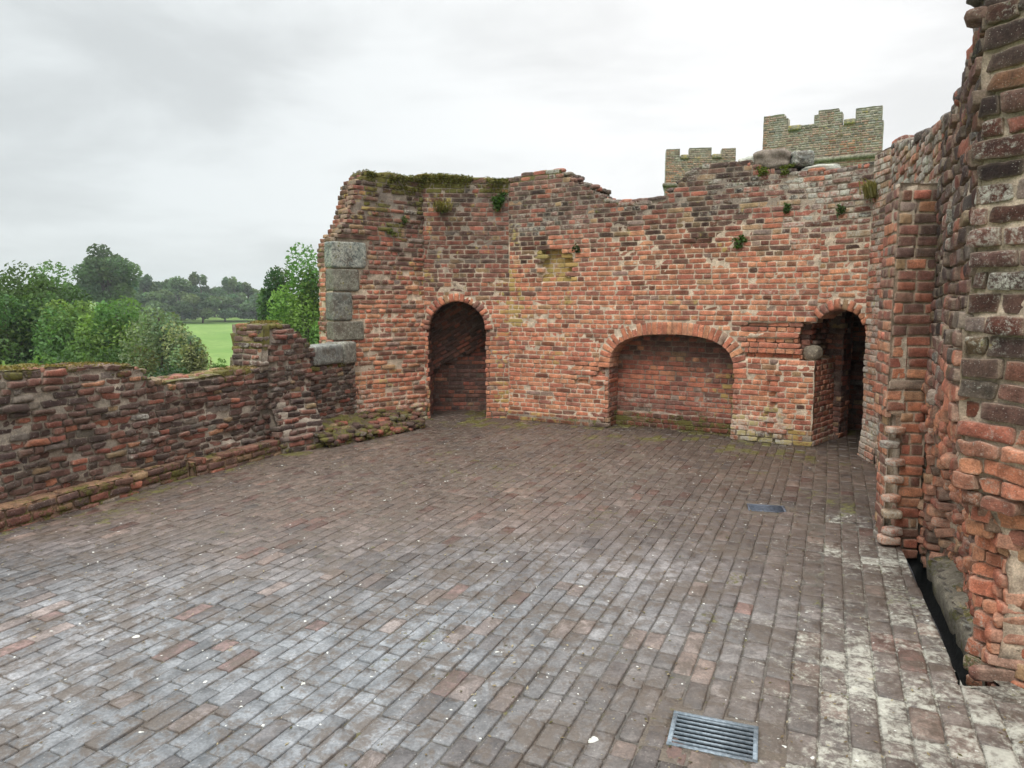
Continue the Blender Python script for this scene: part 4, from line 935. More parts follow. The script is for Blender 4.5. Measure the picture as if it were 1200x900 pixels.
    panel(mb, RV2, 0, RV2.L, .9, 1.8, ALWAYS, lambda s, z: (fb2(s * 1.4, z * 3, 4, 3, 9) - .5) * .12, scol, dk, T=.25, tilt=.05, amp=.01, rnd=.7, pvar=.02, prot=.03, rag=.03)
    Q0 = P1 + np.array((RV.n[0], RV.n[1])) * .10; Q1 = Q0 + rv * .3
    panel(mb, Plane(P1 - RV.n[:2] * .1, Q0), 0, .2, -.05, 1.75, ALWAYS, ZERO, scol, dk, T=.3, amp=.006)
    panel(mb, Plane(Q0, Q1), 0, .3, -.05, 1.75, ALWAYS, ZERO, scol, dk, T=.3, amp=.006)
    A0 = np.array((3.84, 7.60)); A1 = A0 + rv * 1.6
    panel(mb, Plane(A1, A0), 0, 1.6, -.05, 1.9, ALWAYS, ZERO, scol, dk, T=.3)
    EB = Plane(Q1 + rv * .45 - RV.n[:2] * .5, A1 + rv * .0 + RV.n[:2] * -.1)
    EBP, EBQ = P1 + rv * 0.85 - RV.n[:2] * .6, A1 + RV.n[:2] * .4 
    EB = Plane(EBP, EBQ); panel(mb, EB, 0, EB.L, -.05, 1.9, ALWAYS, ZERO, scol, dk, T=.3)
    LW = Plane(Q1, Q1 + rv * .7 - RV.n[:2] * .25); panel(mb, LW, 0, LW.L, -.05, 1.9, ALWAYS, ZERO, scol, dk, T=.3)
    cor = [BCK.at(4.03, 0, -.4)[:2], EBP - RV.n[:2] * .4, A1 + RV.n[:2] * .6 + rv * .4, RDW.at(.56, 0, -.35)[:2]]
    for zc in (1.80, 2.1):
        mb.add([(*p, zc) for p in cor], [(0, 1, 2, 3)], (.06, .045, .04))
    mb.build('passage_brickwork', M_WALL, t)
    mb = MB(); stone(mb, RV.at(.15, 1.07, -.06), (.22, .2, .185), rotz=math.atan2(rv[1], rv[0]), col=(.33, .29, .22), aux=(.2, .05, .1), pw=2.8, amp=.05, seed=4, n=12); mb.build('round_stone', M_STONE, t)
build_fire_wall()

# ------------------------------------------------------------------ the right-hand side wall
def sd_top(s): return interp(s, [(-.5, 2.9), (0, 2.84), (.3, 2.76), (.9, 2.78), (1.45, 2.80), (1.62, 2.84), (1.874, 2.9)]) + .05 * (fb2(s, 5, 5, 2, 14) - .5)
def near_depth(s, z):
    under = -.20 * sst(1.05, .45, z) * sst(0.0, .4, s)
    ch_ = (fb2(s, z * 1.3, 2.6, 3, 51) - .5)
    return under + ch_ * .06 - .03 * sst(.58, .78, fb2(s * 1.3, z * 1.3, 3, 2, 53)) * sst(1.4, 1.0, z)
def near_col(s, z, n):
    zz = z + .5 * (fb2(s, z, 1.6, 3, 55) - .5)
    hi = sst(1.0, 1.6, zz); tp = sst(2.1, 2.6, zz)
    w = np.stack([3.6 * (1 - hi) + .15, 2.4 * (1 - hi) + .4, 2.6 * (1 - hi) + .1, 1.2 + .6 * hi, .7 + 1.9 * hi, .35 + 3.2 * hi, .15 + 2.6 * hi + 2.6 * tp, .35 + .3 * hi, .3 + .8 * hi], 1)
    c = pick(n, w); c = np.where((rng.random(n) < .08 + .3 * hi)[:, None], c * .42, c) * (1 - .3 * hi)[:, None]
    return c, np.stack([np.clip(.3 + .9 * (fb2(s, z, 2.4, 3, 56) - .5), 0, .8), np.clip(.06 + .25 * tp + .3 * sst(.12, 0, z), 0, 1), np.clip(.1 + .6 * (fb2(s, z, 2, 2, 57) - .5), 0, .7)], 1)
near_mort = gen_mort(lambda s, z: .15 + .35 * sst(1.3, 2.4, z) + .9 * (fb2(s, z, 3, 3, 58) - .5), 3)
NK = dict(ch=.077, ln=(.225, .10), joint=.012, prot=.018, pvar=.010, rnd=.26, amp=.0075, bond=False, wob=.03, rag=.02, tilt=.035, lvar=.2, tpl=TPL_FINE, nf=20, skirt=.14, mamp=.016, cell=.035, pw=9.0, wedge=.06)
def build_side_wall():
    t = thing('side_wall', 'tall weathered brick wall on the right with thick joints and an eroded orange foot', 'wall', (2.9, 4.0, 0))
    mb = MB()
    cut_ = lambda s: 1.12 + .25 * (fb2(s, 0, 2.2, 2, 311) - .5)
    panel(mb, SID, 0, SID.L, 0.9, 2.95, lambda s, z: (z < sd_top(s)) & (z > cut_(s)), near_depth, near_col, near_mort, T=.30, **NK)
    panel(mb, SID, 0, SID.L, -.12, 1.3, lambda s, z: z <= cut_(s) + .02, lambda s, z: near_depth(s, z) - .01, near_col, near_mort, T=.10, **{**NK, 'ch': .066, 'ln': (.15, .07), 'pvar': .018, 'prot': .022, 'joint': .008, 'tilt': .09, 'wob': .05, 'amp': .012, 'lvar': .3, 'rnd': .45, 'skirt': .16})
    sp_top = lambda s: interp(s, [(0, 2.84), (.2, 2.9), (.6, 2.95), (2, 2.95)]) + .05 * (fb2(s, 8, 5, 2, 15) - .5)
    NS = dict(NK); NS.update(ch=.088, ln=(.27, .14), prot=.022, wob=.012, tilt=.025, lvar=.15, joint=.017)
    panel(mb, SPL, .0, SPL.L, -.12, 1.0, lambda s, z: z < .96, lambda s, z: near_depth(s + 7, z) + .0, lambda s, z, n: near_col(s + 7, z, n), near_mort, T=.55, **{**NS, 'ch': .074, 'ln': (.2, .1), 'joint': .012, 'pvar': .016, 'tilt': .05, 'wob': .03, 'sink': .022})
    panel(mb, SPL, .0, SPL.L, .9, 3.0, lambda s, z: (z < sp_top(s)) & (z >= .95), lambda s, z: near_depth(s + 7, z) + .0, lambda s, z, n: near_col(s + 7, z, n), near_mort, T=.55, **NS)
    panel(mb, EDG, .0, EDG.L, -.12, 3.0, lambda s, z: z < 2.95 + .06 * (fb2(s, 8, 3, 2, 16) - .5), lambda s, z: near_depth(s + 11, z), lambda s, z, n: near_col(s + 11, z, n), near_mort, T=.5, **{**NK, 'tpl': TPL_LOW})
    fr_top = lambda s: interp(s, [(0, 3.18), (.5, 3.1), (1.4, 2.95), (2.1, 2.86), (2.63, 2.84)]) + .05 * (fb2(s, 9, 5, 2, 18) - .5)
    fcol = lambda s, z, n: (pick(n, [[.5, .6, .4, 1, 1.2, 1.4, 1.2, .9, 2.2]]), np.stack([.62 + .3 * (fb2(s, z, 3, 2, 4) - .5), .15 + 0 * s, .15 + 0 * s], 1))
    panel(mb, FAR, 0, FAR.L - .03, -.12, 3.25, lambda s, z: z < fr_top(s), lambda s, z: (fb2(s, z, 2, 3, 3) - .5) * .08, fcol, near_mort, T=.5, ch=.07, joint=.012, amp=.006, bond=False, wob=.015, tilt=.02, rnd=.3, prot=.012, pvar=.008)
    rcol = lambda s, z, n: (pick(n, np.stack([2.4 - 1.8 * sst(1.3, 2.2, z), 2 - 1.2 * sst(1.3, 2.2, z), 2.4 - 1.4 * sst(1.3, 2.2, z), 1 + 0 * z, .6 + sst(1.3, 2.2, z), .4 + sst(1.5, 2.4, z), .2 + sst(2, 2.6, z), .8 + 0 * z, .8 + 0 * z], 1)), np.stack([.66 + .25 * sst(.5, .1, z) + .3 * (fb2(s, z, 3, 2, 4) - .5), .1 + 0 * s, .25 + 0 * s], 1))
    panel(mb, RET, 0, RET.L, -.1, 3.2, ALWAYS, lambda s, z: (fb2(s, z, 3, 2, 3) - .5) * .05 + .02 * sst(.3, .0, z), rcol, near_mort, T=.35, ch=.063, joint=.011, amp=.005, rnd=.3, tilt=.015)
    for pl, L, tp in ((SID, SID.L, sd_top), (SPL, SPL.L, sp_top), (FAR, FAR.L, fr_top)):
        for s in np.arange(0, L, .13):
            for off in (-.05, -.2, -.36, -.5):
                z = float(tp(np.array([s]))[0]); stone(mb, pl.at(s + rng.uniform(-.04, .04), z - .015 + rng.uniform(-.03, .03), off), (rng.uniform(.14, .24), .13, rng.uniform(.06, .09)), rotz=math.atan2(pl.e[1], pl.e[0]) + rng.normal(0, .25), col=pick(1, [[0, .05, 0, .2, .6, 1.6, 4, .3, 1.4]])[0], aux=(.4, .15, .1), amp=.1, seed=int(rng.integers(99)), n=6)
    mb.build('brickwork', M_NEAR, t)
    # ragged dark capstone on the corner
    mb = MB(); stone(mb, SPL.at(.05, 2.93, -.09), (.30, .26, .11), rotz=-1.0, col=(.13, .13, .12), aux=(.3, .2, .1), pw=3.2, amp=.12, seed=8, n=12)
    stone(mb, SPL.at(.16, 2.985, -.2), (.3, .28, .09), rotz=-.8, col=(.17, .16, .14), aux=(.35, .15, .1), pw=3.2, amp=.12, seed=9, n=10)
    mb.build('capstone', M_STONE, t)
    # brick pier standing out from the wall
    PF = Plane((2.535, 4.73), (2.785, 4.70)); PS = Plane((2.615, 5.06), (2.528, 4.735))
    def pf_in(s, z):
        l = interp(z, [(-.2, .10), (.3, .08), (.6, .085), (.9, .07), (.93, -.01), (3, -.01)]); return (s > l) & (s < .25) & (z < 2.42)
    pcol = lambda s, z, n: (pick(n, np.stack([2.4 - 1.8 * sst(.9, 1.9, z), 2 - 1.2 * sst(.9, 1.9, z), 1.6 - 1.2 * sst(.9, 1.9, z), 1.2 + 0 * z, 1.2 + 1 * sst(.9, 1.9, z), .8 + 1.8 * sst(.9, 1.9, z), .2 + 1.4 * sst(1.4, 2.2, z), .8 + 0 * z, .7 + 0 * z], 1)), np.stack([.22 + .25 * (fb2(s, z, 3, 2, 4) - .5), .08 + 0 * s, .3 * (fb2(s, z, 2, 2, 44) > .6)], 1))
    mb = MB()
    panel(mb, PF, 0, .25, -.1, 2.42, pf_in, lambda s, z: (fb2(s, z, 3, 2, 9) - .5) * .03, pcol, near_mort, ch=.073, ln=(.245, .125), joint=.012, prot=.010, pvar=.004, amp=.004, T=.1, skirt=.06, rnd=.3, cell=.03, lvar=.06)
    panel(mb, PS, 0, .33, .0, 2.40, lambda s, z: (z > .9) | (s < .22), lambda s, z: -.05 * sst(.95, .85, z), pcol, near_mort, ch=.073, ln=(.22, .11), joint=.012, prot=.009, amp=.004, T=.1, skirt=.03, rag=.003, rnd=.3)
    for s, z, r_ in ((.07, .10, .055), (.06, .22, .055), (.05, .04, .06), (.05, .33, .05), (.06, .46, .05), (.06, .58, .05), (.02, .70, .05), (.05, .8, .05)):
        stone(mb, PF.at(s, z, .02), (r_ * 2.2, r_ * 1.8, r_), rotz=rng.uniform(-.4, .4), col=pick(1, [[2, 1.4, 1.6, 1, .6, .4, .2, .5, 1]])[0], aux=(.7, .15, .1), pw=5, amp=.08, seed=int(z * 100), n=7)
    mb.build('pier', M_NEAR, t)
build_side_wall()

# ------------------------------------------------------------------ the towers behind
def tower(label, px0, py0, px1, py1, Y1, slope, merl, sill, string_z, green):
    """front face from (px0) to (px1); Y1 depth of its right corner; merl: (s0, s1, top profile)"""
    B = at_depth(px1, 165, Y1); e = unit((1, -slope))           # slope: depth gained going left
    r = ray(px0, 165); d = r[:2] / r[1]
    # find the left corner on the ray
    k = (B[0] - d[0] * B[1]) / (e[0] - d[0] * e[1])
    A = B[:2] - e * k
    pl = Plane(A, B[:2]); L = pl.L
    def sz(px, py):
        r = ray(px, py); M2 = np.array(((r[0], -pl.e[0]), (r[1], -pl.e[1]))); tt = np.linalg.solve(M2, pl.P[:2]); return tt[1], EYE + tt[0] * r[2]
    t = thing('battlemented_tower', label, 'tower', (*pl.at(L / 2, 0)[:2], 0))
    gc = np.array(green)
    def cf(s, z, n):
        f = np.clip((fb2(s, z, .9, 3, 63) - .5) * 2.8 + .74 + .25 * sst(string_z, string_z + 1.2, z), .1, 1)
        c = pick(n, [[1, 1, 1.4, .8, .6, .6, .5, 1.6, 1]]) * .9
        c = (c * (1 - f[:, None] * .8) + gc * (rng.uniform(.6, 1.25, n) * f * .8)[:, None]) * np.where(rng.random(n) < .1, .62, 1.0)[:, None] * .92
        return c, np.stack([.12 + 0 * s, .1 + .2 * (fb2(s, z, .9, 2, 66) > .55), .3 * (fb2(s, z, .8, 2, 67) > .56)], 1)
    mf = lambda s, z: (np.array((.30, .28, .22))[None] * np.ones((len(s), 1)), np.stack([.1 + 0 * s, .1 + 0 * s, .2 + 0 * s], 1))
    kw = dict(ch=.068, ln=(.22, .11), joint=.014, prot=.012, amp=.004, tpl=TPL_LOW, cell=.12, tilt=.01, lvar=.08, skirt=.05)
    sills = [sz(*p)[1] for p in sill]; zs = min(sills); zb = string_z
    body = MB(); base = zb - 2.6
    panel(body, pl, 0, L, base, zs, ALWAYS, ZERO, cf, mf, T=.4, **kw)
    rr = pl.at(L, 0)[:2]; rdir = unit(rr) + np.array((-.05, 0)); rl = pl.at(0, 0)[:2]
    SL = Plane(rl + rdir * 3.6, rl); SR = Plane(rr, rr + rdir * 3.6); SB = Plane(SR.at(3.6, 0)[:2], SL.at(0, 0)[:2])
    for P_ in (SL, SR): panel(body, P_, .3, 3.3, base, zs, ALWAYS, ZERO, cf, mf, T=.2, **{**kw, 'sink': .03})
    for P_ in (pl, SL, SR, SB): slab(body, P_, .3, P_.L - .3, -.3, base - .005, ALWAYS, ZERO, mf, .4, .5)
    slab(body, SB, .02, SB.L - .02, base, zs, ALWAYS, ZERO, mf, .4, .3)
    roof = pl.at(np.array([.3, L - .3, L - .3, .3]), zb - .2, np.array([-.3, -.3, -3.4, -3.4])); body.add(roof, [(0, 1, 2, 3)], (.2, .2, .19))
    body.build('wall', M_WALL, t)
    for m in merl:
        prof = [sz(*p) for p in m]; a, b = prof[0][0], prof[-1][0]; mb = MB()
        prof_f = lambda s, pf=prof: interp(s, pf)
        panel(mb, pl, max(a, 0), min(b, L), zs + .003, max(p[1] for p in prof) + .02, lambda s, z: z < prof_f(s), ZERO, cf, mf, T=.38, **{**kw, 'rag': .0}); mb.build('merlon', M_WALL, t)
    for (pa, pb) in zip(sill[0::2], sill[1::2]):
        (a, z0), (b, z1) = sz(*pa), sz(*pb); mb = MB()
        stone(mb, pl.at((a + b) / 2, zs + .07, -.17), (b - a - .02, .52, .16), rotz=math.atan2(pl.e[1], pl.e[0]), col=(.3, .28, .2), aux=(.2, .25, .5), pw=8, amp=.02, seed=int(a * 9), n=7); mb.build('coping', M_STONE, t)
    mb = MB(); prism(mb, pl.at(-.1, string_z, .03), pl.at(L + .1, string_z, .03), .16, .13, (.26, .25, .19), bev=.3); prism(mb, SL.at(0, string_z, .03), SL.at(3.6, string_z, .03), .16, .13, (.26, .25, .19), bev=.3)
    mb.build('string_course', M_STONE, t)
    return t
SLP = (BCK.P[1] - 8.06) / 3.51
def zof(px, py, Y): return float(at_depth(px, py, Y)[2])
tower('tall greenish brick tower with three battered merlons, above the stones on the back wall', 894, 0, 1034, 0, 22.0, SLP,
      [[(894, 143), (898, 137), (920, 135.5), (923, 138), (923.5, 141)], [(940, 146), (953, 145), (956, 136), (961, 131), (975, 128.5), (987.5, 129.5)], [(1003, 128), (1006, 127.5), (1034, 125.5)]],
      [(923, 151), (940, 149), (988, 145.5), (1003, 144.5)], zof(1034, 181, 22.0), (.29, .325, .30))
tower('lower distant brick turret with three small merlons at the dip in the back wall', 781, 0, 863, 0, 27.0, .12,
      [[(781, 176), (797, 175)], [(808, 176), (812, 174), (834, 174)], [(846.5, 174.5), (862.5, 174)]],
      [(797, 186), (808, 186), (834, 183), (846, 182.5)], zof(790, 218, 27.5), (.31, .33, .27))

# ------------------------------------------------------------------ stones lying on the back wall
def loose(label, px, py, w, d, h, col, aux, seed, pw=2.6, amp=.12, off=-.2, rz=-.5):
    o = BCK; r = ray(px, py); M2 = np.array(((r[0], -o.e[0]), (r[1], -o.e[1]))); tt = np.linalg.solve(M2, (o.P + o.n * off)[:2]); c = o.at(tt[1], EYE + tt[0] * r[2], off)
    mb = MB(); stone(mb, c, (w, d, h), rotz=rz, col=col, aux=aux, pw=pw, amp=amp, seed=seed, n=14)
    b = mb.build('loose_stone', M_STONE); tag(b, label, 'stone', 'stones lying on the back wall')
loose('big rounded brown stone on top of the back wall below the tall tower', 906, 190, .42, .4, .25, (.2, .165, .135), (.2, .1, .1), 1, pw=4.5, amp=.17)
loose('pale grey lichened stone left of the big brown stone on the back wall', 880, 194, .27, .3, .2, (.3, .33, .31), (.8, .1, .05), 2, pw=4, amp=.18)
loose('dark grey broken stone just right of the big brown stone on the back wall', 938, 188, .24, .3, .18, (.17, .18, .17), (.5, .2, .05), 3, rz=-.2, pw=5, amp=.2)
loose('long low grey stone at the right end of the row on the back wall', 962, 201, .42, .3, .12, (.26, .29, .28), (.8, .15, .1), 4, pw=4, amp=.18)

# ------------------------------------------------------------------ plants on the walls
def leaf_quads(mb, P, size, col, flat=0.0, asp=0.55, rg=rng, up=0.9):
    P = np.asarray(P, float); n = len(P)
    d = rg.normal(size=(n, 3)); d[:, 2] += up; d /= np.linalg.norm(d, axis=1)[:, None]
    a = np.cross(d, rg.normal(size=(n, 3))); a /= np.linalg.norm(a, axis=1)[:, None]; b = np.cross(d, a)
    s = (np.asarray(size) * rg.uniform(.7, 1.3, n))[:, None]
    V = np.stack([P - a * s, P - b * s * asp, P + a * s, P + b * s * asp], 1)
    V[:, 1] += d * s * .25; V[:, 3] += d * s * .25
    mb.add(V.reshape(-1, 3), np.arange(n * 4).reshape(-1, 4), np.repeat(col, 4, 0))
def blades(mb, base, n, h, spread, col, w=.006, out=None):
    for i in range(n):
        a = rng.uniform(0, 2 * math.pi); l = h * rng.uniform(.5, 1.2); dx = np.array((math.cos(a), math.sin(a), 0)) * spread * rng.uniform(.2, 1)
        if out is not None: dx = dx * .6 + out * spread * rng.uniform(.2, 1)
        p0 = np.asarray(base) + np.array((rng.normal(0, spread * .35), rng.normal(0, spread * .35), rng.normal(0, .015)))
        p1 = p0 + np.array((0, 0, l * .6)) + dx * .35; p2 = p0 + np.array((0, 0, l * .75)) + dx; s = np.array((-math.sin(a), math.cos(a), 0)) * w
        mb.add([p0 - s, p0 + s, p1 + s * .8, p1 - s * .8, p2], [(0, 1, 2, 3)], np.asarray(col) * rng.uniform(.7, 1.3), tri=[(3, 2, 4)])
def on(pl, px, py, off=.02):
    r = ray(px, py); M2 = np.array(((r[0], -pl.e[0]), (r[1], -pl.e[1]))); tt = np.linalg.solve(M2, (pl.P + pl.n * off)[:2]); return pl.at(tt[1], EYE + tt[0] * r[2], off)
def herb(name, label, cat, pl, px, py, rad, n, size, col, off=.04, hang=0.0, grass=0, gh=.1, grp='plants rooted in the wall tops and joints'):
    c = on(pl, px, py, off); mb = MB()
    if n:
        q = rng.normal(size=(n, 3)); q /= np.linalg.norm(q, axis=1)[:, None]; q *= (rng.random(n) ** .45)[:, None] * np.asarray(rad)
        q[:, 2] -= hang * np.abs(q[:, 2])
        kk = rng.integers(0, 5, n); sh = rng.normal(size=(5, 3)) * np.asarray(rad) * np.array((.5, .3, .5)); sh[:, 2] -= .35 * rad[2]; sh = sh * (.15 if grass else .8); q = q * .62 + sh[kk]
        leaf_quads(mb, c + q, size, np.asarray(col)[None] * rng.uniform(.55, 1.45, (n, 1)) * rng.uniform(.9, 1.1, (n, 3)))
    if grass: blades(mb, c, grass, gh, rad[0], np.array((.22, .2, .07)), out=pl.n)
    o = mb.build(name, M_LEAF, smooth=False); tag(o, label, cat, grp)
herb('wall_fern', 'small leafy fern growing from a crack in the upper back wall', 'plant', BCK, 865, 281, (.09, .05, .06), 180, .020, (.07, .14, .03))
herb('wall_fern', 'tiny dark plant beside the square hole in the back wall', 'plant', BCK, 675, 290, (.05, .04, .045), 90, .016, (.035, .07, .02))
herb('wall_fern', 'round green plant below the loose stones on the back wall', 'plant', BCK, 922, 243, (.07, .05, .075), 160, .018, (.08, .14, .04))
herb('wall_fern', 'pale green plant in the bend above the right doorway', 'plant', RDW, 986, 244, (.055, .05, .07), 120, .017, (.09, .14, .05))
herb('wall_ivy', 'bright green leafy clump hanging at the inner corner above the left doorway', 'plant', LDW, 583, 229, (.12, .05, .13), 380, .022, (.07, .14, .03), hang=.5)
herb('grass_tuft', 'yellow green grass tuft drooping on the brown wall above the left doorway', 'grass tuft', LDW, 518, 246, (.16, .05, .05), 120, .018, (.16, .18, .05), grass=150, gh=.14)
herb('wall_fern', 'small green sprig on the brown wall left of the grass tuft', 'plant', QUO, 474, 257, (.06, .04, .04), 90, .016, (.08, .13, .04))
herb('wall_fern', 'lowest mossy sprig on the brown wall above the top quoin', 'plant', QUO, 457, 270, (.07, .04, .05), 110, .016, (.13, .15, .04))
herb('grass_tuft', 'dry grass tuft where the back wall meets the right wall', 'grass tuft', RET, 1022, 230, (.1, .06, .1), 60, .016, (.2, .2, .08), grass=140, gh=.2)
herb('moss_cushion', 'bright green moss cushion under the big brown stone', 'moss', BCK, 893, 200, (.1, .08, .08), 340, .014, (.12, .16, .025), off=.02)
herb('moss_cushion', 'green moss patch between the dark and long grey stones', 'moss', BCK, 925, 197, (.1, .08, .045), 240, .014, (.13, .16, .03), off=.0)
def moss_mat():
    """cushions along the mossy crest: nobody could count them"""
    mb = MB(); n = 5200
    for pl, a, b, tp in ((QUO, .55, 1.45, quo_top), (LDW, .0, 1.22, ld_top)):
        k = n // 2; s = rng.uniform(a, b, k); tz = tp(s); dz = -np.abs(rng.normal(0, .085, k)) * (.4 + 1.4 * fb2(s, tz, 4, 2, 5))
        keep = fb2(s, dz * 2, 5, 3, 9) > .44; s, tz, dz = s[keep], tz[keep], dz[keep]
        P = pl.at(s, tz + dz + .01, .022 + rng.uniform(0, .03, len(s)))
        top = rng.random(len(s)) < .35; P[top] = pl.at(s[top], tz[top] + .035, -rng.uniform(0, .4, top.sum()))
        leaf_quads(mb, P, .014, np.array((.13, .125, .03))[None] * rng.uniform(.5, 1.5, (len(s), 1)) * rng.uniform(.85, 1.15, (len(s), 3)))
    o = mb.build('moss', M_LEAF, smooth=False); tag(o, 'olive moss matted along the crest above the left doorway', 'moss', kind='stuff')
    mb = MB(); s = rng.uniform(-.6, 2.0, 2600); keep = fb2(s, 0 * s, 2, 2, 9) > .4; s = s[keep]; off = -rng.uniform(.0, .38, len(s))
    s2 = rng.uniform(3.2, 3.95, 700); s = np.concatenate([s, s2]); off = np.concatenate([off, -rng.uniform(0, .3, 700)])
    leaf_quads(mb, PAR.at(s, par_top(s) + .018 + rng.uniform(-.01, .012, len(s)), off), .012, np.array((.19, .15, .045))[None] * rng.uniform(.5, 1.4, (len(s), 1)))
    o = mb.build('moss', M_LEAF, smooth=False); tag(o, 'dry yellow moss crusting the top of the low parapet', 'moss', kind='stuff')
moss_mat()
def litter():
    mb = MB(); n = 11000
    x = rng.uniform(-4, 4.0, n); y = rng.uniform(1.8, 10, n)
    lft = x * PAR.n[0] + y * PAR.n[1] - PAR.P @ PAR.n
    w = .16 + .9 * np.exp(-((lft - .32) / .2) ** 2) + .5 * sst(8.2, 9.6, y + .57 * x) + .8 * np.exp(-(((x - .55) / .2) ** 2 + ((y - 2.38) / .14) ** 2)) + .6 * np.exp(-(((x - 2.0) / .25) ** 2 + ((y - 5.5) / .25) ** 2)) + .35 * (fb2(x, y, .8, 3, 40) > .55)
    k = (rng.random(n) < w) & in_poly(x, y, ROOM) & ~in_poly(x, y, TR) & (lft > .2) & ~in_rect(x, y, G1) & ~in_rect(x, y, G2)
    x, y = x[k], y[k]
    P = np.stack([x, y, floor_z(x, y) + .004], 1); c = np.array([(.3, .24, .14), (.42, .36, .24), (.2, .15, .09), (.12, .11, .04)])[rng.integers(0, 4, len(x))]
    d = rng.normal(size=(len(x), 3)) * .18; d[:, 2] = 1; d /= np.linalg.norm(d, axis=1)[:, None]; a = np.cross(d, rng.normal(size=(len(x), 3))); a /= np.linalg.norm(a, axis=1)[:, None]; b = np.cross(d, a); s = rng.uniform(.004, .013, (len(x), 1))
    mb.add(np.stack([P - a * s, P - b * s * .45, P + a * s, P + b * s * .45], 1).reshape(-1, 3), np.arange(len(x) * 4).reshape(-1, 4), np.repeat(c, 4, 0))
    o = mb.build('leaf_litter', M_LEAF, smooth=False); tag(o, 'dry leaf crumbs scattered over the brick floor', 'litter', kind='stuff')
litter()

# ------------------------------------------------------------------ trees beyond the parapet
def crown(mb, c, rad, nblob, nleaf, size, col, rg, gap=.0, tall=1.0, cvar=.35, droop=0.0):
    c, rad = np.asarray(c, float), np.asarray(rad, float)
    q = rg.normal(size=(nblob, 3)); q /= np.linalg.norm(q, axis=1)[:, None]; q *= (.35 + .65 * rg.random(nblob) ** .6)[:, None] * .82
    q[:, 2] = np.where(q[:, 2] < -.6, -q[:, 2] * .6, q[:, 2])
    br = rg.uniform(.2, .44, nblob); bc = rg.uniform(1 - cvar, 1 + cvar, nblob); hue = rg.normal(0, .08, nblob)
    w = br ** 2; w /= w.sum(); k = rg.choice(nblob, nleaf, p=w)
    d = rg.normal(size=(nleaf, 3)); d /= np.linalg.norm(d, axis=1)[:, None]; d *= (rg.random(nleaf) ** .33)[:, None]
    d[:, 2] *= .75; d[:, 2] -= droop * np.abs(d[:, 0])
    P = c + (q[k] + d * br[k][:, None]) * rad
    cc = np.asarray(col)[None] * bc[k][:, None] * rg.uniform(.7, 1.3, (nleaf, 1)); cc = cc * np.stack([1 + hue[k] * 1.6, np.ones(nleaf), 1 - hue[k]], 1)
    leaf_quads(mb, P, size, np.clip(cc, .005, .6), rg=rg)
    return c + q * rad
def tree(name, label, cat, px, top, wpx, Y, col, nleaf=9000, size=.11, nblob=26, grp=None, base_z=None, low=.12, tseed=0, hfrac=None, droop=0.0, cvar=.35):
    rg = np.random.default_rng(100 + tseed)
    P = at_depth(px, top, Y); zt = P[2]; x = P[0]; zb = float(gz(x, Y)) if base_z is None else base_z
    h = zt - zb; rw = wpx / 2 * Y / F_PX
    t = thing(name, label, cat, (x, Y, zb), grp)
    cz0 = zb + h * low; cc = (x, Y, (zt + cz0) / 2); rad = (rw * 1.12, rw * 1.0, (zt - cz0) / 2 * 1.08)
    mb = MB(); bl = crown(mb, cc, rad, nblob, nleaf, size, col, rg, droop=droop, cvar=cvar); mb.build('crown', M_LEAF, t, smooth=False)
    mb = MB(); r0 = max(.05, h * .022)
    pts = [(x, Y, zb - .3), (x + rg.normal(0, .03) * h, Y, zb + h * .3), (x + rg.normal(0, .03) * h, Y, zb + h * .6), (x, Y, zt - h * .12)]
    tube(mb, pts, [r0 * 1.4, r0, r0 * .7, r0 * .2])
    for b in bl[:min(12, len(bl))]:
        f = rg.uniform(.25, .65); s = np.array((x, Y, zb + h * f)); m_ = (s + b) / 2 + rg.normal(0, .04 * h, 3) * .5
        tube(mb, [s, m_, b], [r0 * .5, r0 * .32, r0 * .1], 6)
    mb.build('trunk', M_BARK, t)
    return t
DK, MD, BR, PL_, FARC = (.09, .17, .052), (.125, .22, .065), (.165, .28, .075), (.22, .27, .14), (.10, .165, .075)
G_N = 'trees and bushes just beyond the parapet'; G_F = 'trees along the far side of the meadow'
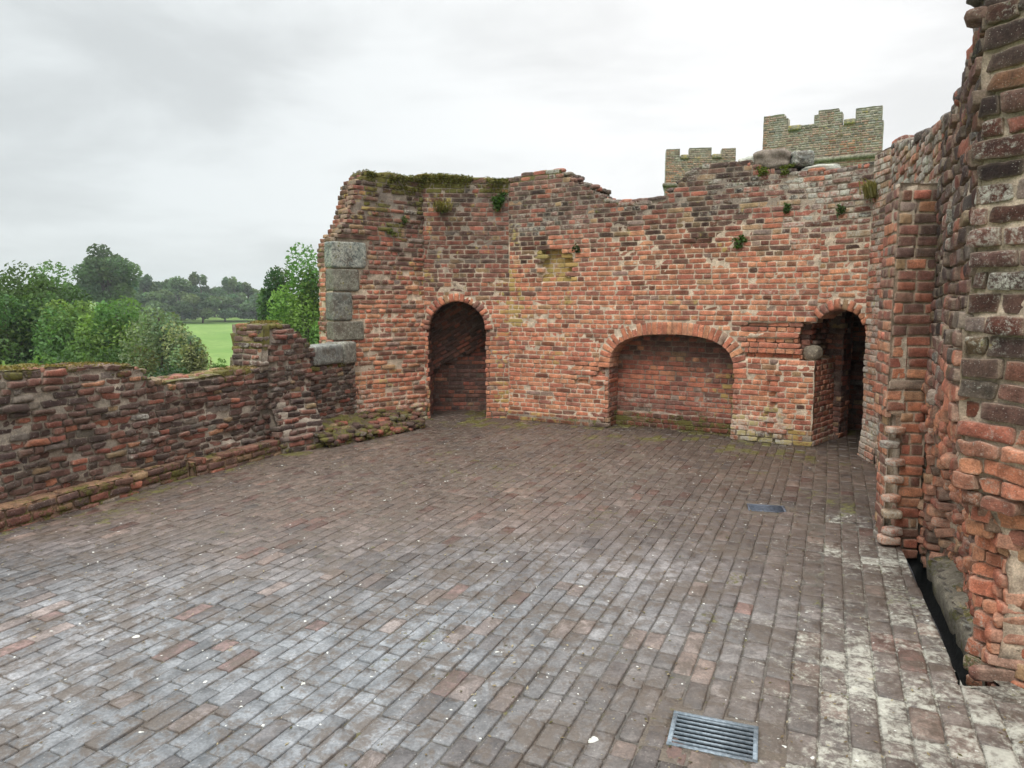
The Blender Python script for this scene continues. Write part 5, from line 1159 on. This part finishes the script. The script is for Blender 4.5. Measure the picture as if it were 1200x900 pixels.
TREES = [
 ('dense_tree', 'dark bushy tree at the far left edge behind the parapet', 'tree', 4, 321, 130, 34, DK, 19000, .11, 40, G_N),
 ('dense_tree', 'dark tree with two pointed tops left of the big far oak', 'tree', 52, 318, 118, 37, (.10, .18, .06), 20000, .11, 40, G_N),
 ('dense_tree', 'mid green tree in the left thicket below the big far oak', 'tree', 94, 326, 112, 34, (.135, .23, .065), 19000, .10, 38, G_N),
 ('leafy_bush', 'bright green bush sloping down in the middle of the thicket', 'bush', 134, 340, 104, 32, BR, 18000, .095, 36, G_N),
 ('pale_willow', 'pale feathery willow in front of the meadow', 'willow', 184, 343, 104, 30, PL_, 12000, .08, 34, G_N),
 ('pale_willow', 'smaller pale willow at the right edge of the thicket beside the meadow', 'willow', 222, 376, 56, 29, (.2, .25, .125), 5600, .075, 22, G_N),
 ('leafy_bush', 'low bright bush just over the parapet at the far left', 'bush', 18, 415, 90, 22, (.125, .22, .045), 5000, .07, 16, G_N),
 ('leafy_bush', 'dark blue green bush low in front of the willows', 'bush', 196, 410, 66, 25, (.05, .095, .037), 5000, .075, 16, G_N),
 ('leafy_bush', 'grey green bush low between the bright bush and the left edge', 'bush', 78, 410, 80, 25, (.07, .13, .045), 6000, .08, 16, G_N),
 ('leafy_bush', 'dark bush under the bright sloping bush', 'bush', 140, 404, 70, 26, (.05, .1, .03), 6000, .08, 16, G_N),
 ('leafy_bush', 'small round bush at the edge of the meadow by the stub of wall', 'bush', 256, 426, 34, 27, (.11, .2, .05), 3000, .07, 12, G_N),
 ('oak_tree', 'big spreading tree standing highest on the skyline', 'tree', 122, 290, 64, 120, (.10, .165, .065), 9000, .34, 44, G_F, None, .42),
 ('bright_tree', 'bright green tree beside the stone quoins', 'tree', 360, 292, 96, 36, (.14, .26, .06), 16000, .10, 34, G_N),
 ('dense_tree', 'darker tree between the meadow and the bright green tree', 'tree', 322, 309, 62, 40, (.085, .155, .045), 12000, .11, 26, G_N),
]
for i, a in enumerate(TREES): tree(*a, tseed=i)
for i, (px, tp, w, Y, lb) in enumerate(((-75, 322, 130, 36, 'first tree past the left edge of the view behind the parapet'), (-190, 318, 140, 40, 'second tree past the left edge of the view behind the parapet'), (-320, 326, 150, 34, 'third tree past the left edge of the view behind the parapet'))):
    tree('dense_tree', lb, 'tree', px, tp, w, Y, DK, 9000, .15, 30, G_N, tseed=70 + i)
FT = [(84, 327, 40, 150, 'round far tree left of the big skyline tree'), (150, 326, 30, 190, 'low far tree just right of the big skyline tree'), (168, 319, 27, 200, 'rounded grey green tree, first peak right of the big skyline tree'),
      (190, 323, 26, 205, 'slim far tree between two rounded ones above the willow'), (211, 322, 36, 200, 'broad dark far tree above the pale willow'), (232, 320, 20, 215, 'pointed far tree above the top of the meadow'),
      (250, 331, 34, 220, 'low far tree right of the pointed one'), (273, 318, 24, 225, 'tall dark pine shaped tree near the right end of the far line'), (291, 332, 34, 230, 'last far tree of the line before the darker near tree'),
      (135, 334, 36, 170, 'far tree at the foot of the big skyline tree'), (262, 342, 40, 205, 'wide low far tree at the meadow edge under the pine shaped tree'), (236, 342, 40, 195, 'wide low far tree at the meadow edge under the pointed one'), (300, 344, 40, 210, 'low far tree at the right corner of the meadow'), (205, 338, 40, 190, 'low far tree behind the crown of the pale willow'), (320, 334, 40, 235, 'far tree half hidden behind the darker near tree'), (180, 336, 36, 185, 'low grey far tree above the left side of the pale willow')]
for i, (px, tp, w, Y, lb) in enumerate(FT):
    v = 0.85 + .3 * ((i * 37) % 10) / 10
    tree('far_tree', lb, 'tree', px, tp, w * 1.12, Y, tuple(np.array(FARC) * v), 3600, .5, 18, G_F, tseed=40 + i, low=.02)

# ------------------------------------------------------------------ the air: a thin even haze
def haze(density):
    x0, x1, y0, y1, z0, z1 = -1900, 1900, -1900, 1900, -60, 60
    mb = MB(); V = [(x, y, z) for x in (x0, x1) for y in (y0, y1) for z in (z0, z1)]
    mb.add(V, [(0, 1, 3, 2), (4, 6, 7, 5), (0, 4, 5, 1), (2, 3, 7, 6), (0, 2, 6, 4), (1, 5, 7, 3)])
    m = bpy.data.materials.new('haze'); m.use_nodes = True; t = m.node_tree; t.nodes.clear()
    o = t.nodes.new('ShaderNodeOutputMaterial'); v = t.nodes.new('ShaderNodeVolumePrincipled')
    v.inputs['Color'].default_value = (.86, .93, .95, 1); v.inputs['Density'].default_value = density; v.inputs['Anisotropy'].default_value = 0.2
    t.links.new(v.outputs[0], o.inputs['Volume'])
    h = mb.build('haze', m, smooth=False); tag(h, 'thin grey summer haze over the meadow', 'haze', kind='stuff')
HAZE = 0.00055
if HAZE > 0: haze(HAZE)
